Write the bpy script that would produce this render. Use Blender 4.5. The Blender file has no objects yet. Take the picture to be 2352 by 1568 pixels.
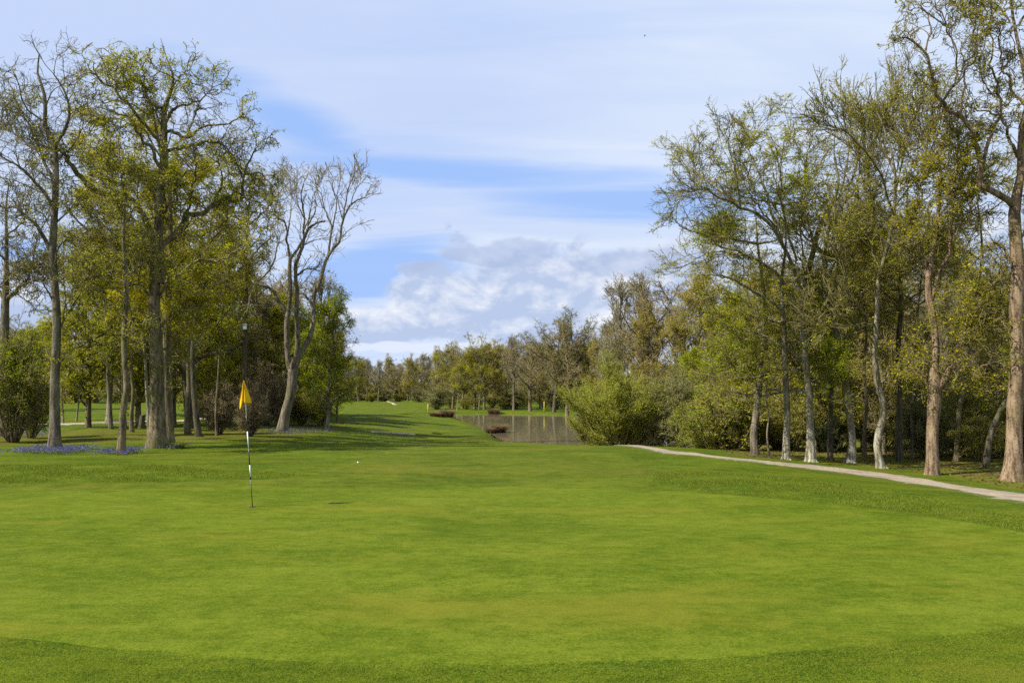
import bpy, math, numpy as np
from mathutils import Vector
rng = np.random.default_rng(7)
scene = bpy.context.scene
COL = scene.collection
# ------------------------------------------------------------------ camera
F, CX, CY, CAMZ = 1794.0, 1176.0, 784.0, 1.95
PITCH = math.atan(116 / F)
cam = bpy.data.objects.new('camera', bpy.data.cameras.new('camera')); COL.objects.link(cam)
cam.data.lens = 18.0; cam.data.sensor_width = 23.6
cam.data.clip_end = 5000
cam.location = (0, 0, CAMZ); cam.rotation_euler = (math.pi / 2 + PITCH, 0, 0)
scene.camera = cam

def ray(px, py):
    x = (np.asarray(px, float) - CX) / F; z = (CY - np.asarray(py, float)) / F
    return np.stack([x, np.cos(PITCH) - z * np.sin(PITCH) + 0 * x, np.sin(PITCH) + z * np.cos(PITCH) + 0 * x], -1)
def at(px, py, Y):                      # point of the place at distance Y
    d = ray(px, py); t = np.asarray(Y, float) / d[..., 1]
    return np.array([0, 0, CAMZ]) + d * t[..., None]
def onz(px, py, z):
    d = ray(px, py); t = (z - CAMZ) / d[..., 2]
    return np.array([0, 0, CAMZ]) + d * t[..., None]
# ------------------------------------------------------------------ terrain
def S(a, b, v):
    t = np.clip((v - a) / (b - a), 0, 1); return t * t * (3 - 2 * t)
WL = -1.12
pond_px = [(975, 953), (1015, 960), (1075, 966), (1115, 976), (1148, 990), (1165, 1006), (1185, 1016), (1260, 1024), (1420, 1036), (1560, 1052),
           (1660, 1060), (1640, 975), (1560, 956), (1350, 954), (1130, 950)]
POND = np.array([onz(x, y, WL)[:2] for x, y in pond_px])
def poly_sd(x, y, P):
    d = np.full(x.shape, 1e9); ins = np.zeros(x.shape, bool); n = len(P)
    for i in range(n):
        a, b = P[i], P[(i + 1) % n]
        ex, ey = b - a; wx, wy = x - a[0], y - a[1]
        t = np.clip((wx * ex + wy * ey) / (ex * ex + ey * ey), 0, 1)
        d = np.minimum(d, (wx - t * ex) ** 2 + (wy - t * ey) ** 2)
        c = ((a[1] > y) != (b[1] > y)) & (x < (b[0] - a[0]) * (y - a[1]) / (b[1] - a[1] + 1e-12) + a[0])
        ins ^= c
    d = np.sqrt(d); return np.where(ins, -d, d)
def hgt(x, y):
    x = np.asarray(x, float); y = np.asarray(y, float)
    fl = np.maximum(.12 + .88 * S(-13, -3, x), S(60, 110, y))
    z = -0.85 * S(25, 45, y) * fl + 0.45 * S(100, 170, y)
    z = z - 0.45 * S(4, 13, x) * S(11, 21, y) * (1 - S(25, 45, y))
    z = z + 0.16 * np.exp(-((x + 9) / 6.5) ** 2 - ((y - 19.5) / 2.6) ** 2)
    z = z + 0.10 * np.exp(-((x - 5.5) / 2.5) ** 2 - ((y - 17) / 2.0) ** 2)
    z = z + 0.03 * np.sin(x * .37 + 1.1) * np.sin(y * .29 + .4) + 0.012 * np.sin(x * 1.1 + y * .8) * S(20, 30, y)
    z = z + (S(-14, -24, x) + S(15, 26, x)) * (0.05 * np.sin(x * .9 + y * .5) + 0.05 * np.sin(x * .4 - y * .7 + 2)) * S(14, 20, y)
    sd = poly_sd(x, y, POND)
    k = S(-1.2, 2.6, sd + 0.4 * np.sin(x * 1.3) * np.sin(y * .6))
    return (WL - 0.55) * (1 - k) + z * k
def ground(px, py):
    d = ray(px, py); lo, hi = 3.0, 3.0; prev = 3.0
    for Y in np.geomspace(3.0, 900, 700):
        p = np.array([0, 0, CAMZ]) + d * (Y / d[1])
        if p[2] < hgt(p[0], p[1]):
            lo, hi = prev, Y; break
        prev = Y
    else:
        lo = hi = 600
    for _ in range(18):
        m = (lo + hi) / 2; p = np.array([0, 0, CAMZ]) + d * (m / d[1])
        if p[2] < hgt(p[0], p[1]): hi = m
        else: lo = m
    return np.array([p[0], p[1], float(hgt(p[0], p[1]))])
# ------------------------------------------------------------------ mesh helpers
def tag(o, label=None, cat=None, group=None, kind=None):
    for k, v in (('label', label), ('category', cat), ('group', group), ('kind', kind)):
        if v: o[k] = v
    return o
def raw_mesh(name, V, faces, mats, smooth=True, attr=None, fm=None):
    """V (n,3); faces: list of (m,k) index arrays"""
    me = bpy.data.meshes.new(name)
    V = np.asarray(V, np.float32); me.vertices.add(len(V)); me.vertices.foreach_set('co', V.ravel())
    tot = np.concatenate([np.full(len(f), f.shape[1], np.int32) for f in faces])
    idx = np.concatenate([f.ravel() for f in faces]).astype(np.int32)
    me.loops.add(len(idx)); me.loops.foreach_set('vertex_index', idx)
    me.polygons.add(len(tot)); me.polygons.foreach_set('loop_start', np.concatenate([[0], np.cumsum(tot)[:-1]]).astype(np.int32))
    me.polygons.foreach_set('use_smooth', np.full(len(tot), smooth))
    if fm is not None: me.polygons.foreach_set('material_index', np.asarray(fm, np.int32))
    me.update(calc_edges=True)
    if attr is not None:
        for k, a in attr.items():
            t = me.attributes.new(k, 'FLOAT', 'POINT'); t.data.foreach_set('value', np.asarray(a, np.float32))
    for m in (mats if isinstance(mats, (list, tuple)) else [mats]): me.materials.append(m)
    return me
def add(name, me, parent=None, loc=None):
    o = bpy.data.objects.new(name, me); COL.objects.link(o)
    if parent: o.parent = parent
    if loc is not None: o.location = loc
    return o
def empty(name, loc, rz=0):
    o = bpy.data.objects.new(name, None); COL.objects.link(o); o.location = loc; o.rotation_euler = (0, 0, rz)
    o.empty_display_size = .2; return o
def copy_tree(o, parent=None):
    c = o.copy(); COL.objects.link(c); c.parent = parent
    for ch in list(o.children): copy_tree(ch, c)
    return c
def grid_faces(nr, nc, wrap=False):
    r = np.arange(nr - 1)[:, None]; c = np.arange(nc if wrap else nc - 1)[None, :]
    c2 = (c + 1) % nc
    return np.stack([r * nc + c, r * nc + c2, (r + 1) * nc + c2, (r + 1) * nc + c], -1).reshape(-1, 4)
def nrm(v): return v / np.maximum(np.linalg.norm(v, axis=-1, keepdims=True), 1e-9)
# ------------------------------------------------------------------ node helpers
def mat(name):
    m = bpy.data.materials.new(name); m.use_nodes = True; nt = m.node_tree; nt.nodes.clear(); return m, nt
class NT:
    def __init__(s, nt): s.nt = nt
    def n(s, t, ins=None, **kw):
        nd = s.nt.nodes.new(t)
        for k, v in kw.items(): setattr(nd, k, v)
        for k, v in (ins or {}).items():
            if isinstance(v, bpy.types.NodeSocket): s.nt.links.new(v, nd.inputs[k])
            else: nd.inputs[k].default_value = v
        return nd
    def m(s, op, a, b=None, c=None, clamp=False):
        nd = s.nt.nodes.new('ShaderNodeMath'); nd.operation = op; nd.use_clamp = clamp
        for i, v in enumerate((a, b, c)):
            if v is None: continue
            if isinstance(v, bpy.types.NodeSocket): s.nt.links.new(v, nd.inputs[i])
            else: nd.inputs[i].default_value = v
        return nd.outputs[0]
    def mix(s, f, a, b):
        nd = s.nt.nodes.new('ShaderNodeMix'); nd.data_type = 'RGBA'
        for k, v in ((0, f), (6, a), (7, b)):
            if isinstance(v, bpy.types.NodeSocket): s.nt.links.new(v, nd.inputs[k])
            else: nd.inputs[k].default_value = v if k == 0 else (*v, 1)
        return nd.outputs[2]
    def ss(s, v, a, b):
        nd = s.n('ShaderNodeMapRange', {'Value': v, 'From Min': a, 'From Max': b}, interpolation_type='SMOOTHSTEP'); return nd.outputs[0]
    def noise(s, vec, scale, detail=4, rough=.55, dist=0.0):
        return s.n('ShaderNodeTexNoise', {'Vector': vec, 'Scale': scale, 'Detail': detail, 'Roughness': rough, 'Distortion': dist}).outputs[0]
    def mapping(s, vec, sc=(1, 1, 1), loc=(0, 0, 0)):
        return s.n('ShaderNodeMapping', {'Vector': vec, 'Scale': sc, 'Location': loc}).outputs[0]

def grass_mat(name, dark, light, warm, fine=90, bump=.25, patch=.35, wood=False, warm_amt=.5):
    m, nt = mat(name); N = NT(nt)
    g = N.n('ShaderNodeNewGeometry').outputs['Position']
    n1 = N.noise(N.mapping(g, (patch, patch * 1.6, .3)), 1.0, 6, .62, .4)
    n2 = N.noise(N.mapping(g, (1.6, 2.6, 1)), 1.0, 5, .7)
    n3 = N.noise(g, fine, 3, .7)
    n4 = N.noise(N.mapping(g, (.22, .5, .2), (7, 3, 0)), 1.0, 5, .6, .6)
    n5 = N.noise(N.mapping(g, (5.0, 7.5, 1)), 1.0, 4, .7)
    n6 = N.noise(N.mapping(g, (30, 30, 30)), 1.0, 3, .75)
    f = N.m('ADD', N.m('MULTIPLY', N.m('SUBTRACT', n1, .5), 1.5), N.m('ADD', N.m('MULTIPLY', N.m('SUBTRACT', n2, .5), 1.35), N.m('MULTIPLY', N.m('SUBTRACT', n3, .5), 2.6)))
    f = N.m('ADD', f, N.m('ADD', N.m('MULTIPLY', N.m('SUBTRACT', n5, .5), 1.3), N.m('MULTIPLY', N.m('SUBTRACT', n6, .5), 1.7)))
    f = N.m('ADD', f, .5, clamp=True)
    c = N.mix(f, dark, light)
    w = N.m('MULTIPLY', N.ss(N.m('ADD', n4, N.m('MULTIPLY', N.m('SUBTRACT', n2, .5), .35)), .5, .72), warm_amt)
    c = N.mix(w, c, warm)
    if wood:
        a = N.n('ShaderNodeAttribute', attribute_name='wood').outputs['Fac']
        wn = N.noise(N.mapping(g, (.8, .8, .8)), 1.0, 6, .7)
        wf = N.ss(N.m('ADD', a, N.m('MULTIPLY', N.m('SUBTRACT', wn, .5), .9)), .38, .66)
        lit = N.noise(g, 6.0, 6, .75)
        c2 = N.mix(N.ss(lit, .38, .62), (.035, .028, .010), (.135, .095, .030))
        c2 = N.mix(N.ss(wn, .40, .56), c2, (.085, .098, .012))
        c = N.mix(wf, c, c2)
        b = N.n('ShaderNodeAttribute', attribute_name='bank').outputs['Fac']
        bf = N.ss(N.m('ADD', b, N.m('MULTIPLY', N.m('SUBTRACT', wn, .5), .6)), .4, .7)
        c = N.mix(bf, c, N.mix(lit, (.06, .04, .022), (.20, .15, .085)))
    bp = N.n('ShaderNodeBump', {'Height': N.m('ADD', n3, N.m('MULTIPLY', n2, 1.2)), 'Strength': bump, 'Distance': .03}).outputs[0]
    p = N.n('ShaderNodeBsdfPrincipled', {'Base Color': c, 'Roughness': .85, 'Normal': bp})
    p.inputs['Specular IOR Level'].default_value = .02
    nt.links.new(p.outputs[0], N.n('ShaderNodeOutputMaterial').inputs[0]); return m
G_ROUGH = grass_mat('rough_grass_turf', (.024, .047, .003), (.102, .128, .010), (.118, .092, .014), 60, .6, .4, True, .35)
G_GREEN = grass_mat('mown_green_turf', (.040, .067, .003), (.110, .134, .012), (.130, .120, .013), 75, .4, .3, False, .45)
G_FAIR = grass_mat('fairway_turf', (.028, .049, .003), (.096, .115, .010), (.110, .094, .014), 100, .3, .3, False, .5)

def bark_mat(name, dark, light, moss=(.07, .08, .012), moss_amt=.35, pale=None, sc=1.0):
    m, nt = mat(name); N = NT(nt)
    o = N.n('ShaderNodeTexCoord').outputs['Object']
    n1 = N.noise(N.mapping(o, (9 * sc, 9 * sc, 1.6 * sc)), 1.0, 6, .7, .3)
    n2 = N.noise(o, 1.3, 4, .6)
    n3 = N.noise(o, 22, 4, .7)
    c = N.mix(N.ss(N.m('ADD', n1, N.m('MULTIPLY', N.m('SUBTRACT', n3, .5), .5)), .34, .66), dark, light)
    c = N.mix(N.m('MULTIPLY', N.ss(N.m('ADD', n2, N.m('MULTIPLY', N.m('SUBTRACT', n1, .5), .4)), .45, .62), moss_amt), c, moss)
    if pale:
        z = N.n('ShaderNodeSeparateXYZ', {0: o}).outputs[2]
        k = N.m('MULTIPLY', N.ss(N.m('SUBTRACT', 1.9, z), 0.0, 1.8), N.ss(N.noise(N.mapping(o, (5, 5, 2.2)), 1.0, 6, .7, .8), .44, .60))
        c = N.mix(k, c, pale)
    bp = N.n('ShaderNodeBump', {'Height': N.m('ADD', n1, N.m('MULTIPLY', n3, .4)), 'Strength': .8, 'Distance': .04}).outputs[0]
    p = N.n('ShaderNodeBsdfPrincipled', {'Base Color': c, 'Roughness': .9, 'Normal': bp}); p.inputs['Specular IOR Level'].default_value = .15
    nt.links.new(p.outputs[0], N.n('ShaderNodeOutputMaterial').inputs[0]); return m
B_OAK = bark_mat('oak_bark', (.042, .031, .015), (.235, .185, .11), moss_amt=.55)
B_GREY = bark_mat('grey_bark', (.055, .044, .028), (.215, .18, .13), moss_amt=.35)
B_PALE = bark_mat('pale_hornbeam_bark', (.075, .062, .038), (.27, .235, .165), moss_amt=.4, pale=(.38, .36, .28))
B_RED = bark_mat('reddish_bark', (.070, .044, .024), (.285, .205, .130), moss_amt=.22)
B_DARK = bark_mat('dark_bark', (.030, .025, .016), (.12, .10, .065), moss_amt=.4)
B_TWIG = bark_mat('twig_bark', (.10, .082, .030), (.23, .19, .075), moss_amt=.5, sc=.3)
B_GTWIG = bark_mat('grey_twig_bark', (.15, .125, .075), (.31, .27, .175), moss_amt=.15, sc=.3)
B_WTWIG = bark_mat('willow_twig_bark', (.15, .15, .030), (.30, .30, .060), moss_amt=.1, sc=.3)
B_CTWIG = bark_mat('catkin_twig_bark', (.13, .125, .050), (.25, .24, .10), moss_amt=.1, sc=.3)
B_BTWIG = bark_mat('dark_twig_bark', (.12, .090, .048), (.26, .20, .11), moss_amt=.2, sc=.3)
B_RTWIG = bark_mat('brown_twig_bark', (.13, .105, .050), (.29, .235, .125), moss_amt=.1, sc=.3)

def leaf_mat(name, a, b, c):
    m, nt = mat(name); N = NT(nt)
    t = N.n('ShaderNodeAttribute', attribute_name='tint').outputs['Fac']
    r = N.n('ShaderNodeObjectInfo').outputs['Random']
    t = N.m('ADD', t, N.m('MULTIPLY', N.m('SUBTRACT', r, .5), .35), clamp=True)
    ramp = N.n('ShaderNodeValToRGB', {'Fac': t})
    e = ramp.color_ramp.elements; e[0].color = (*a, 1); e[1].color = (*c, 1); x = e.new(.5); x.color = (*b, 1)
    d = N.n('ShaderNodeBsdfDiffuse', {'Color': ramp.outputs[0]}); tr = N.n('ShaderNodeBsdfTranslucent', {'Color': ramp.outputs[0]})
    mx = N.n('ShaderNodeMixShader', {0: .48}); nt.links.new(d.outputs[0], mx.inputs[1]); nt.links.new(tr.outputs[0], mx.inputs[2])
    nt.links.new(mx.outputs[0], N.n('ShaderNodeOutputMaterial').inputs[0]); return m
LF_OLIVE = leaf_mat('olive_young_leaves', (0.22, 0.225, 0.012), (0.37, 0.37, 0.016), (0.48, 0.46, 0.028))
LF_LIME = leaf_mat('lime_young_leaves', (0.19, 0.235, 0.012), (0.32, 0.365, 0.018), (0.43, 0.44, 0.03))
LF_YEL = leaf_mat('yellow_green_leaves', (0.3, 0.28, 0.01), (0.46, 0.41, 0.014), (0.6, 0.49, 0.022))
LF_BRONZE = leaf_mat('bronze_young_leaves', (0.27, 0.21, 0.035), (0.37, 0.315, 0.04), (0.44, 0.4, 0.045))
LF_BUSH = leaf_mat('willow_bush_leaves', (.24, .25, .025), (.34, .35, .035), (.42, .44, .06))
LF_GREY = leaf_mat('grey_catkin_leaves', (.20, .195, .050), (.28, .27, .07), (.34, .33, .09))
LF_DARK = leaf_mat('dark_evergreen_leaves', (0.0156, 0.039, 0.0078), (0.039, 0.078, 0.013), (0.078, 0.13, 0.0234))
LF_GREEN = leaf_mat('fresh_green_leaves', (0.13, 0.19, 0.012), (0.23, 0.3, 0.02), (0.33, 0.38, 0.04))

def plain(name, col, rough=.6, nscale=20, var=.15):
    m, nt = mat(name); N = NT(nt)
    o = N.n('ShaderNodeTexCoord').outputs['Object']
    n = N.noise(o, nscale, 4)
    c = N.mix(n, tuple(v * (1 - var) for v in col), tuple(min(1, v * (1 + var)) for v in col))
    p = N.n('ShaderNodeBsdfPrincipled', {'Base Color': c, 'Roughness': rough})
    nt.links.new(p.outputs[0], N.n('ShaderNodeOutputMaterial').inputs[0]); return m
M_WHITE = plain('white_paint', (.80, .80, .78), .35); M_BLACK = plain('black_paint', (.012, .012, .013), .35)
M_DGREEN = plain('dark_green_paint', (.012, .035, .018), .4)
M_YPOST = plain('yellow_post_paint', (.62, .52, .05), .5); M_CUP = plain('hole_dark', (.008, .008, .006), .9)
def gravel_mat(name, a, b, green=.3):
    m, nt = mat(name); N = NT(nt)
    g = N.n('ShaderNodeNewGeometry').outputs['Position']
    n1 = N.noise(g, 28, 5, .8); n2 = N.noise(N.mapping(g, (.9, .9, .9)), 1.0, 5, .65)
    u = N.n('ShaderNodeAttribute', attribute_name='edge').outputs['Fac']
    c = N.mix(n1, a, b); c = N.mix(N.m('MULTIPLY', N.ss(n2, .45, .6), .35), c, tuple(v * .6 for v in a))
    st = N.noise(g, 9, 4, .8); c = N.mix(N.m('MULTIPLY', N.ss(st, .52, .62), .5), c, tuple(v * .45 for v in a))
    k = N.ss(N.m('ADD', u, N.m('MULTIPLY', N.m('SUBTRACT', N.noise(g, 2.2, 7, .8), .5), 1.5)), .60, .86)
    c = N.mix(k, c, (.050, .068, .008))
    bp = N.n('ShaderNodeBump', {'Height': n1, 'Strength': .6, 'Distance': .02}).outputs[0]
    p = N.n('ShaderNodeBsdfPrincipled', {'Base Color': c, 'Roughness': .9, 'Normal': bp}); p.inputs['Specular IOR Level'].default_value = .2
    nt.links.new(p.outputs[0], N.n('ShaderNodeOutputMaterial').inputs[0]); return m
M_GRAVEL = gravel_mat('gravel', (.15, .12, .08), (.40, .325, .235))
M_GRAVEL2 = gravel_mat('pale_gravel', (.26, .19, .14), (.46, .38, .30))
# ------------------------------------------------------------------ ground sheet
def axis(lo, hi, step, out, g=1.12):
    a = list(np.arange(lo, hi + 1e-6, step)); s = step; v = hi
    while v < out: s *= g; v += s; a.append(v)
    return a
xs = axis(0, 26, .3, 900); xs = np.array([-v for v in xs[:0:-1]] + xs)
ys = np.array([-v for v in axis(0, 6, .6, 60, 1.3)[:0:-1]] + list(np.arange(0, 60, .3)) + axis(60, 130, .7, 1100, 1.1))
X, Y = np.meshgrid(xs, ys); Z = hgt(X, Y)
sdp = poly_sd(X, Y, POND)
# woodland floor: beyond the right path, in the left wood
path_l = [ground(x, y)[:2] for x, y in [(2800, 1190), (2352, 1134), (2150, 1103), (2000, 1082), (1850, 1066), (1750, 1058), (1640, 1050)]]
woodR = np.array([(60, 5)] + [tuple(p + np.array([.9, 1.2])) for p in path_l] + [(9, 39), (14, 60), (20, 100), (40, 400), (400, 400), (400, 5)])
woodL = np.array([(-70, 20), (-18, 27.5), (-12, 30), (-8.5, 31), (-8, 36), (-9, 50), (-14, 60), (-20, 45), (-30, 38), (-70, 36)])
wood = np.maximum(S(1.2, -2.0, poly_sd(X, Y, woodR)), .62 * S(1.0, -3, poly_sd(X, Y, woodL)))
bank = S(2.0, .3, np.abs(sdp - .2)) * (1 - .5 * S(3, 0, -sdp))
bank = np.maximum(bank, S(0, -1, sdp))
V = np.stack([X, Y, Z], -1).reshape(-1, 3)
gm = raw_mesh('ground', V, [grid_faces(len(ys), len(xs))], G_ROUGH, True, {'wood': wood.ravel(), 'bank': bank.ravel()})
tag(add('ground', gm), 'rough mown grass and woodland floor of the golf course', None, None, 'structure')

def resample(P, n):
    P = np.asarray(P, float); k = len(P)
    if k == 2: t = np.linspace(0, 1, n)[:, None]; return P[0] * (1 - t) + P[1] * t
    Q = np.vstack([2 * P[0] - P[1], P, 2 * P[-1] - P[-2]])
    u = np.linspace(0, k - 1 - 1e-9, n); i = u.astype(int); t = (u - i)[:, None]
    a, b, c, d = Q[i], Q[i + 1], Q[i + 2], Q[i + 3]
    return .5 * ((2 * b) + (-a + c) * t + (2 * a - 5 * b + 4 * c - d) * t ** 2 + (-a + 3 * b - 3 * c + d) * t ** 3)
def sheet(name, left, right, m, nr, nc, off, label, world=False, wob=.04):
    L = np.array([ground(*p)[:2] if not world else p for p in left]); R = np.array([ground(*p)[:2] if not world else p for p in right])
    L, R = resample(L, nr), resample(R, nr)
    r2 = np.random.default_rng(3)
    def wb():
        w_ = r2.normal(0, 1, nr); q_ = np.ones(7) / 7
        return np.convolve(np.convolve(w_, q_, 'same'), q_, 'same') * 4 * wob
    def nl(A):
        T_ = nrm(np.gradient(A, axis=0)); return np.column_stack([-T_[:, 1], T_[:, 0]])
    L = L + nl(L) * wb()[:, None]; R = R + nl(R) * wb()[:, None]
    t = np.linspace(0, 1, nc)[None, :, None]
    P = L[:, None] * (1 - t) + R[:, None] * t
    of = np.full((nr, nc), off) + .0006 * np.clip(P[..., 1] - 20, 0, 60)
    of[:, 0] = of[:, -1] = -.02; of[0] = of[-1] = -.02      # the turf edge dips into the ground
    z = hgt(P[..., 0], P[..., 1]) + of
    V = np.concatenate([P, z[..., None]], -1).reshape(-1, 3)
    e = np.abs(np.linspace(-1, 1, nc))[None, :].repeat(nr, 0).ravel()
    me = raw_mesh(name, V, [grid_faces(nr, nc)], m, True, {'edge': e})
    if me.polygons[0].normal.z < 0: me.flip_normals()
    return tag(add(name, me), label, None, None, 'structure')
sheet('fairway',
      [(-500, 1120), (0, 1112), (350, 1108), (640, 1098), (760, 1080), (830, 1055), (880, 1040), (900, 1020), (850, 1004), (800, 990), (785, 970), (782, 950), (800, 932), (880, 921)],
      [(2300, 1240), (1800, 1150), (1530, 1120), (1492, 1098), (1485, 1075), (1455, 1050), (1390, 1030), (1300, 1017), (1150, 1010), (1100, 996), (1050, 982), (960, 962), (955, 945), (1000, 922)],
      G_FAIR, 420, 90, .006, 'mown fairway running from the green into the distance')
sheet('putting_green',
      [(-900, 1250), (-500, 1160), (0, 1132), (300, 1122), (560, 1118), (900, 1117), (1176, 1118), (1480, 1124), (1700, 1137), (1900, 1155), (2100, 1182), (2352, 1222), (2700, 1330)],
      [(-900, 1330), (-450, 1430), (0, 1468), (280, 1498), (560, 1518), (900, 1530), (1176, 1533), (1480, 1526), (1750, 1510), (1950, 1490), (2150, 1467), (2352, 1440), (2700, 1380)],
      G_GREEN, 320, 90, .010, 'close mown putting green in the foreground', wob=.012)
sheet('path', [(1405, 1021), (1500, 1028), (1600, 1041), (1700, 1053), (1850, 1066), (2000, 1082), (2150, 1103), (2352, 1134), (2800, 1200)],
      [(1410, 1024), (1500, 1037), (1600, 1049), (1700, 1060), (1850, 1078), (2000, 1098), (2150, 1121), (2352, 1160), (2800, 1240)], M_GRAVEL, 200, 16, .02, 'pale gravel path along the edge of the right wood', wob=.05)
sheet('path', [(20, 974), (100, 972), (200, 969), (330, 966), (440, 962), (560, 955)], [(20, 981), (100, 979), (200, 975), (330, 972), (440, 967), (560, 960)], M_GRAVEL2, 80, 8, .03, 'pinkish gravel path crossing behind the left trees')
sheet('path', [(850, 990.5), (900, 993), (955, 997)], [(850, 993), (900, 996), (955, 1000)], M_GRAVEL2, 40, 6, .04, 'short pale strip of path in the fairway dip')
sheet('path', [(876, 920), (890, 924), (904, 930)], [(886, 920), (898, 924), (914, 930)], M_GRAVEL2, 40, 6, .08, 'far pale path climbing toward the treeline')
# water
def water():
    c = POND.mean(0); P = POND + nrm(POND - c) * 2.2
    n = len(P); V = [(c[0], c[1], WL)] + [(p[0], p[1], WL) for p in P]
    f = np.array([(0, 1 + i, 1 + (i + 1) % n) for i in range(n)])
    m, nt = mat('pond_water'); N = NT(nt)
    g = N.n('ShaderNodeNewGeometry').outputs['Position']
    bp = N.n('ShaderNodeBump', {'Height': N.noise(N.mapping(g, (1.2, 2.5, 1)), 1.0, 3, .5), 'Strength': .05, 'Distance': .05}).outputs[0]
    p = N.n('ShaderNodeBsdfPrincipled', {'Base Color': (.125, .105, .065, 1), 'Roughness': .07, 'Normal': bp, 'IOR': 1.33})
    nt.links.new(p.outputs[0], N.n('ShaderNodeOutputMaterial').inputs[0])
    me = raw_mesh('water', V, [f], m, False)
    if me.polygons[0].normal.z < 0: me.flip_normals()
    tag(add('water', me), 'still brown pond water reflecting the trees', None, None, 'structure')
water()
# ------------------------------------------------------------------ tree machinery
def tubes(P, R, k, lump=0.0, rg=rng, base=0):
    """P (N,S,3) R (N,S) -> verts, quads"""
    n, s, _ = P.shape
    T = nrm(np.gradient(P, axis=1))
    ref = np.cross(nrm(P[:, -1] - P[:, 0]), nrm(rg.normal(size=(n, 3)))); ref = nrm(ref)[:, None]
    U = nrm(ref - (ref * T).sum(-1, keepdims=True) * T); W = np.cross(T, U)
    a = np.arange(k) * 2 * np.pi / k
    RR = R[:, :, None] * np.ones(k)
    if lump: RR = RR * (1 + lump * rg.normal(size=(n, s, k)))
    V = P[:, :, None] + (np.cos(a)[:, None] * U[:, :, None] + np.sin(a)[:, None] * W[:, :, None]) * RR[..., None]
    f = grid_faces(s, k, True)
    Fs = (f[None] + (np.arange(n) * s * k)[:, None, None]).reshape(-1, 4) + base
    return V.reshape(-1, 3), Fs
def grow(par, n, L, ang, gn, up, kr, S_, rmin, tmin=.15, flat=1.0, rg=rng, top=1.0, tend=1.0):
    """children of par=(P,R): L=(lo,hi) lengths, ang=(lo,hi) degrees off the parent"""
    P, R = par; N_, s, _ = P.shape
    seg = np.linalg.norm(np.diff(P, axis=1), axis=-1).sum(1)
    pr = seg ** 1.0; pr = pr / pr.sum()
    i = rg.choice(N_, n, p=pr)
    t = tmin + (1 - tmin) * rg.random(n) ** .85
    u = t * (s - 1) * .999; j = u.astype(int); fr = (u - j)[:, None]
    pos = P[i, j] * (1 - fr) + P[i, j + 1] * fr
    r0 = R[i, j] * (1 - fr[:, 0]) + R[i, j + 1] * fr[:, 0]
    tan = nrm(P[i, j + 1] - P[i, j])
    per = nrm(np.cross(tan, nrm(rg.normal(size=(n, 3)))))
    a = np.radians(rg.uniform(ang[0], ang[1], n))[:, None] * (1 - .5 * (t[:, None] > .9))
    d = tan * np.cos(a) + per * np.sin(a); d[:, 2] = d[:, 2] * flat + up * .6; d = nrm(d)
    ln = rg.uniform(L[0], L[1], n) * (1 - .45 * t) * (.65 + .35 * np.minimum(1, seg[i] / max(seg.mean(), 1e-6)))
    out = np.empty((n, S_, 3)); out[:, 0] = pos
    cur = d; w = rg.normal(size=(n, 3)) * gn
    for q in range(1, S_):
        w = .55 * w + rg.normal(size=(n, 3)) * gn
        cur = nrm(cur + w + np.array([0, 0, up]) * .5)
        out[:, q] = out[:, q - 1] + cur * (ln / (S_ - 1))[:, None]
    rb = np.minimum(r0 * .7, np.maximum(kr * ln, rmin * 1.3))[:, None]
    RR = np.maximum(rb * (1 - np.linspace(0, 1, S_)[None] * .8), rmin)
    return out, RR
def leaves(par, n, size, spread, rg, tmin=.2, clump=None, flat=.6, mean=.5, asp=.55, tip=0):
    P, R = par; N_, s, _ = P.shape
    i = rg.integers(0, N_, n)
    tw = np.minimum(1, 2.0 * rg.random(N_) ** 1.6)
    if clump is None: clump = np.ones(N_)
    if True:                                   # patchy density, some twigs still in bud
        keep = clump[i] * tw[i] * 1.35 > rg.random(n); i = i[keep]; n = len(i)
    t = tmin + (1 - tmin) * rg.random(n); u = t * (s - 1) * .999; j = u.astype(int); fr = (u - j)[:, None]
    pos = P[i, j] * (1 - fr) + P[i, j + 1] * fr + rg.normal(size=(n, 3)) * spread
    nor = rg.normal(size=(n, 3)); nor[:, 2] = np.abs(nor[:, 2]) + flat; nor = nrm(nor)
    a = nrm(np.cross(nor, rg.normal(size=(n, 3)))); b = np.cross(nor, a)
    sz = size * (.4 + 1.25 * rg.random(n) ** 1.5)[:, None]
    fold = nor * sz * .12
    V = np.stack([pos - a * sz * .5, pos + b * sz * asp * .5 + fold, pos + a * sz * .5, pos - b * sz * asp * .5 + fold], 1)
    tb = rg.normal(mean, .16, N_)[i] + rg.normal(0, .13, n)
    Fs = np.arange(n * 4).reshape(-1, 4)
    return V.reshape(-1, 3), Fs, np.repeat(tb, 4)
def limb_arrays(limbs, S_=26, gn=0.0, rg=rng):
    P = np.zeros((len(limbs), S_, 3)); R = np.zeros((len(limbs), S_))
    for q, (pts, rad) in enumerate(limbs):
        A = resample(pts, S_); P[q] = A
        R[q] = np.interp(np.linspace(0, 1, S_), np.linspace(0, 1, len(rad)), rad)
    if gn:
        nz = rg.normal(size=P.shape); nz = (nz + np.roll(nz, 1, 1) + np.roll(nz, 2, 1)) / 1.7
        sl = np.linalg.norm(P[:, -1] - P[:, 0], axis=-1)[:, None, None] / S_
        env = np.minimum(1, np.arange(S_) / 4)[None, :, None]
        P = P + nz * sl * gn * env
    return P, R
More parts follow.
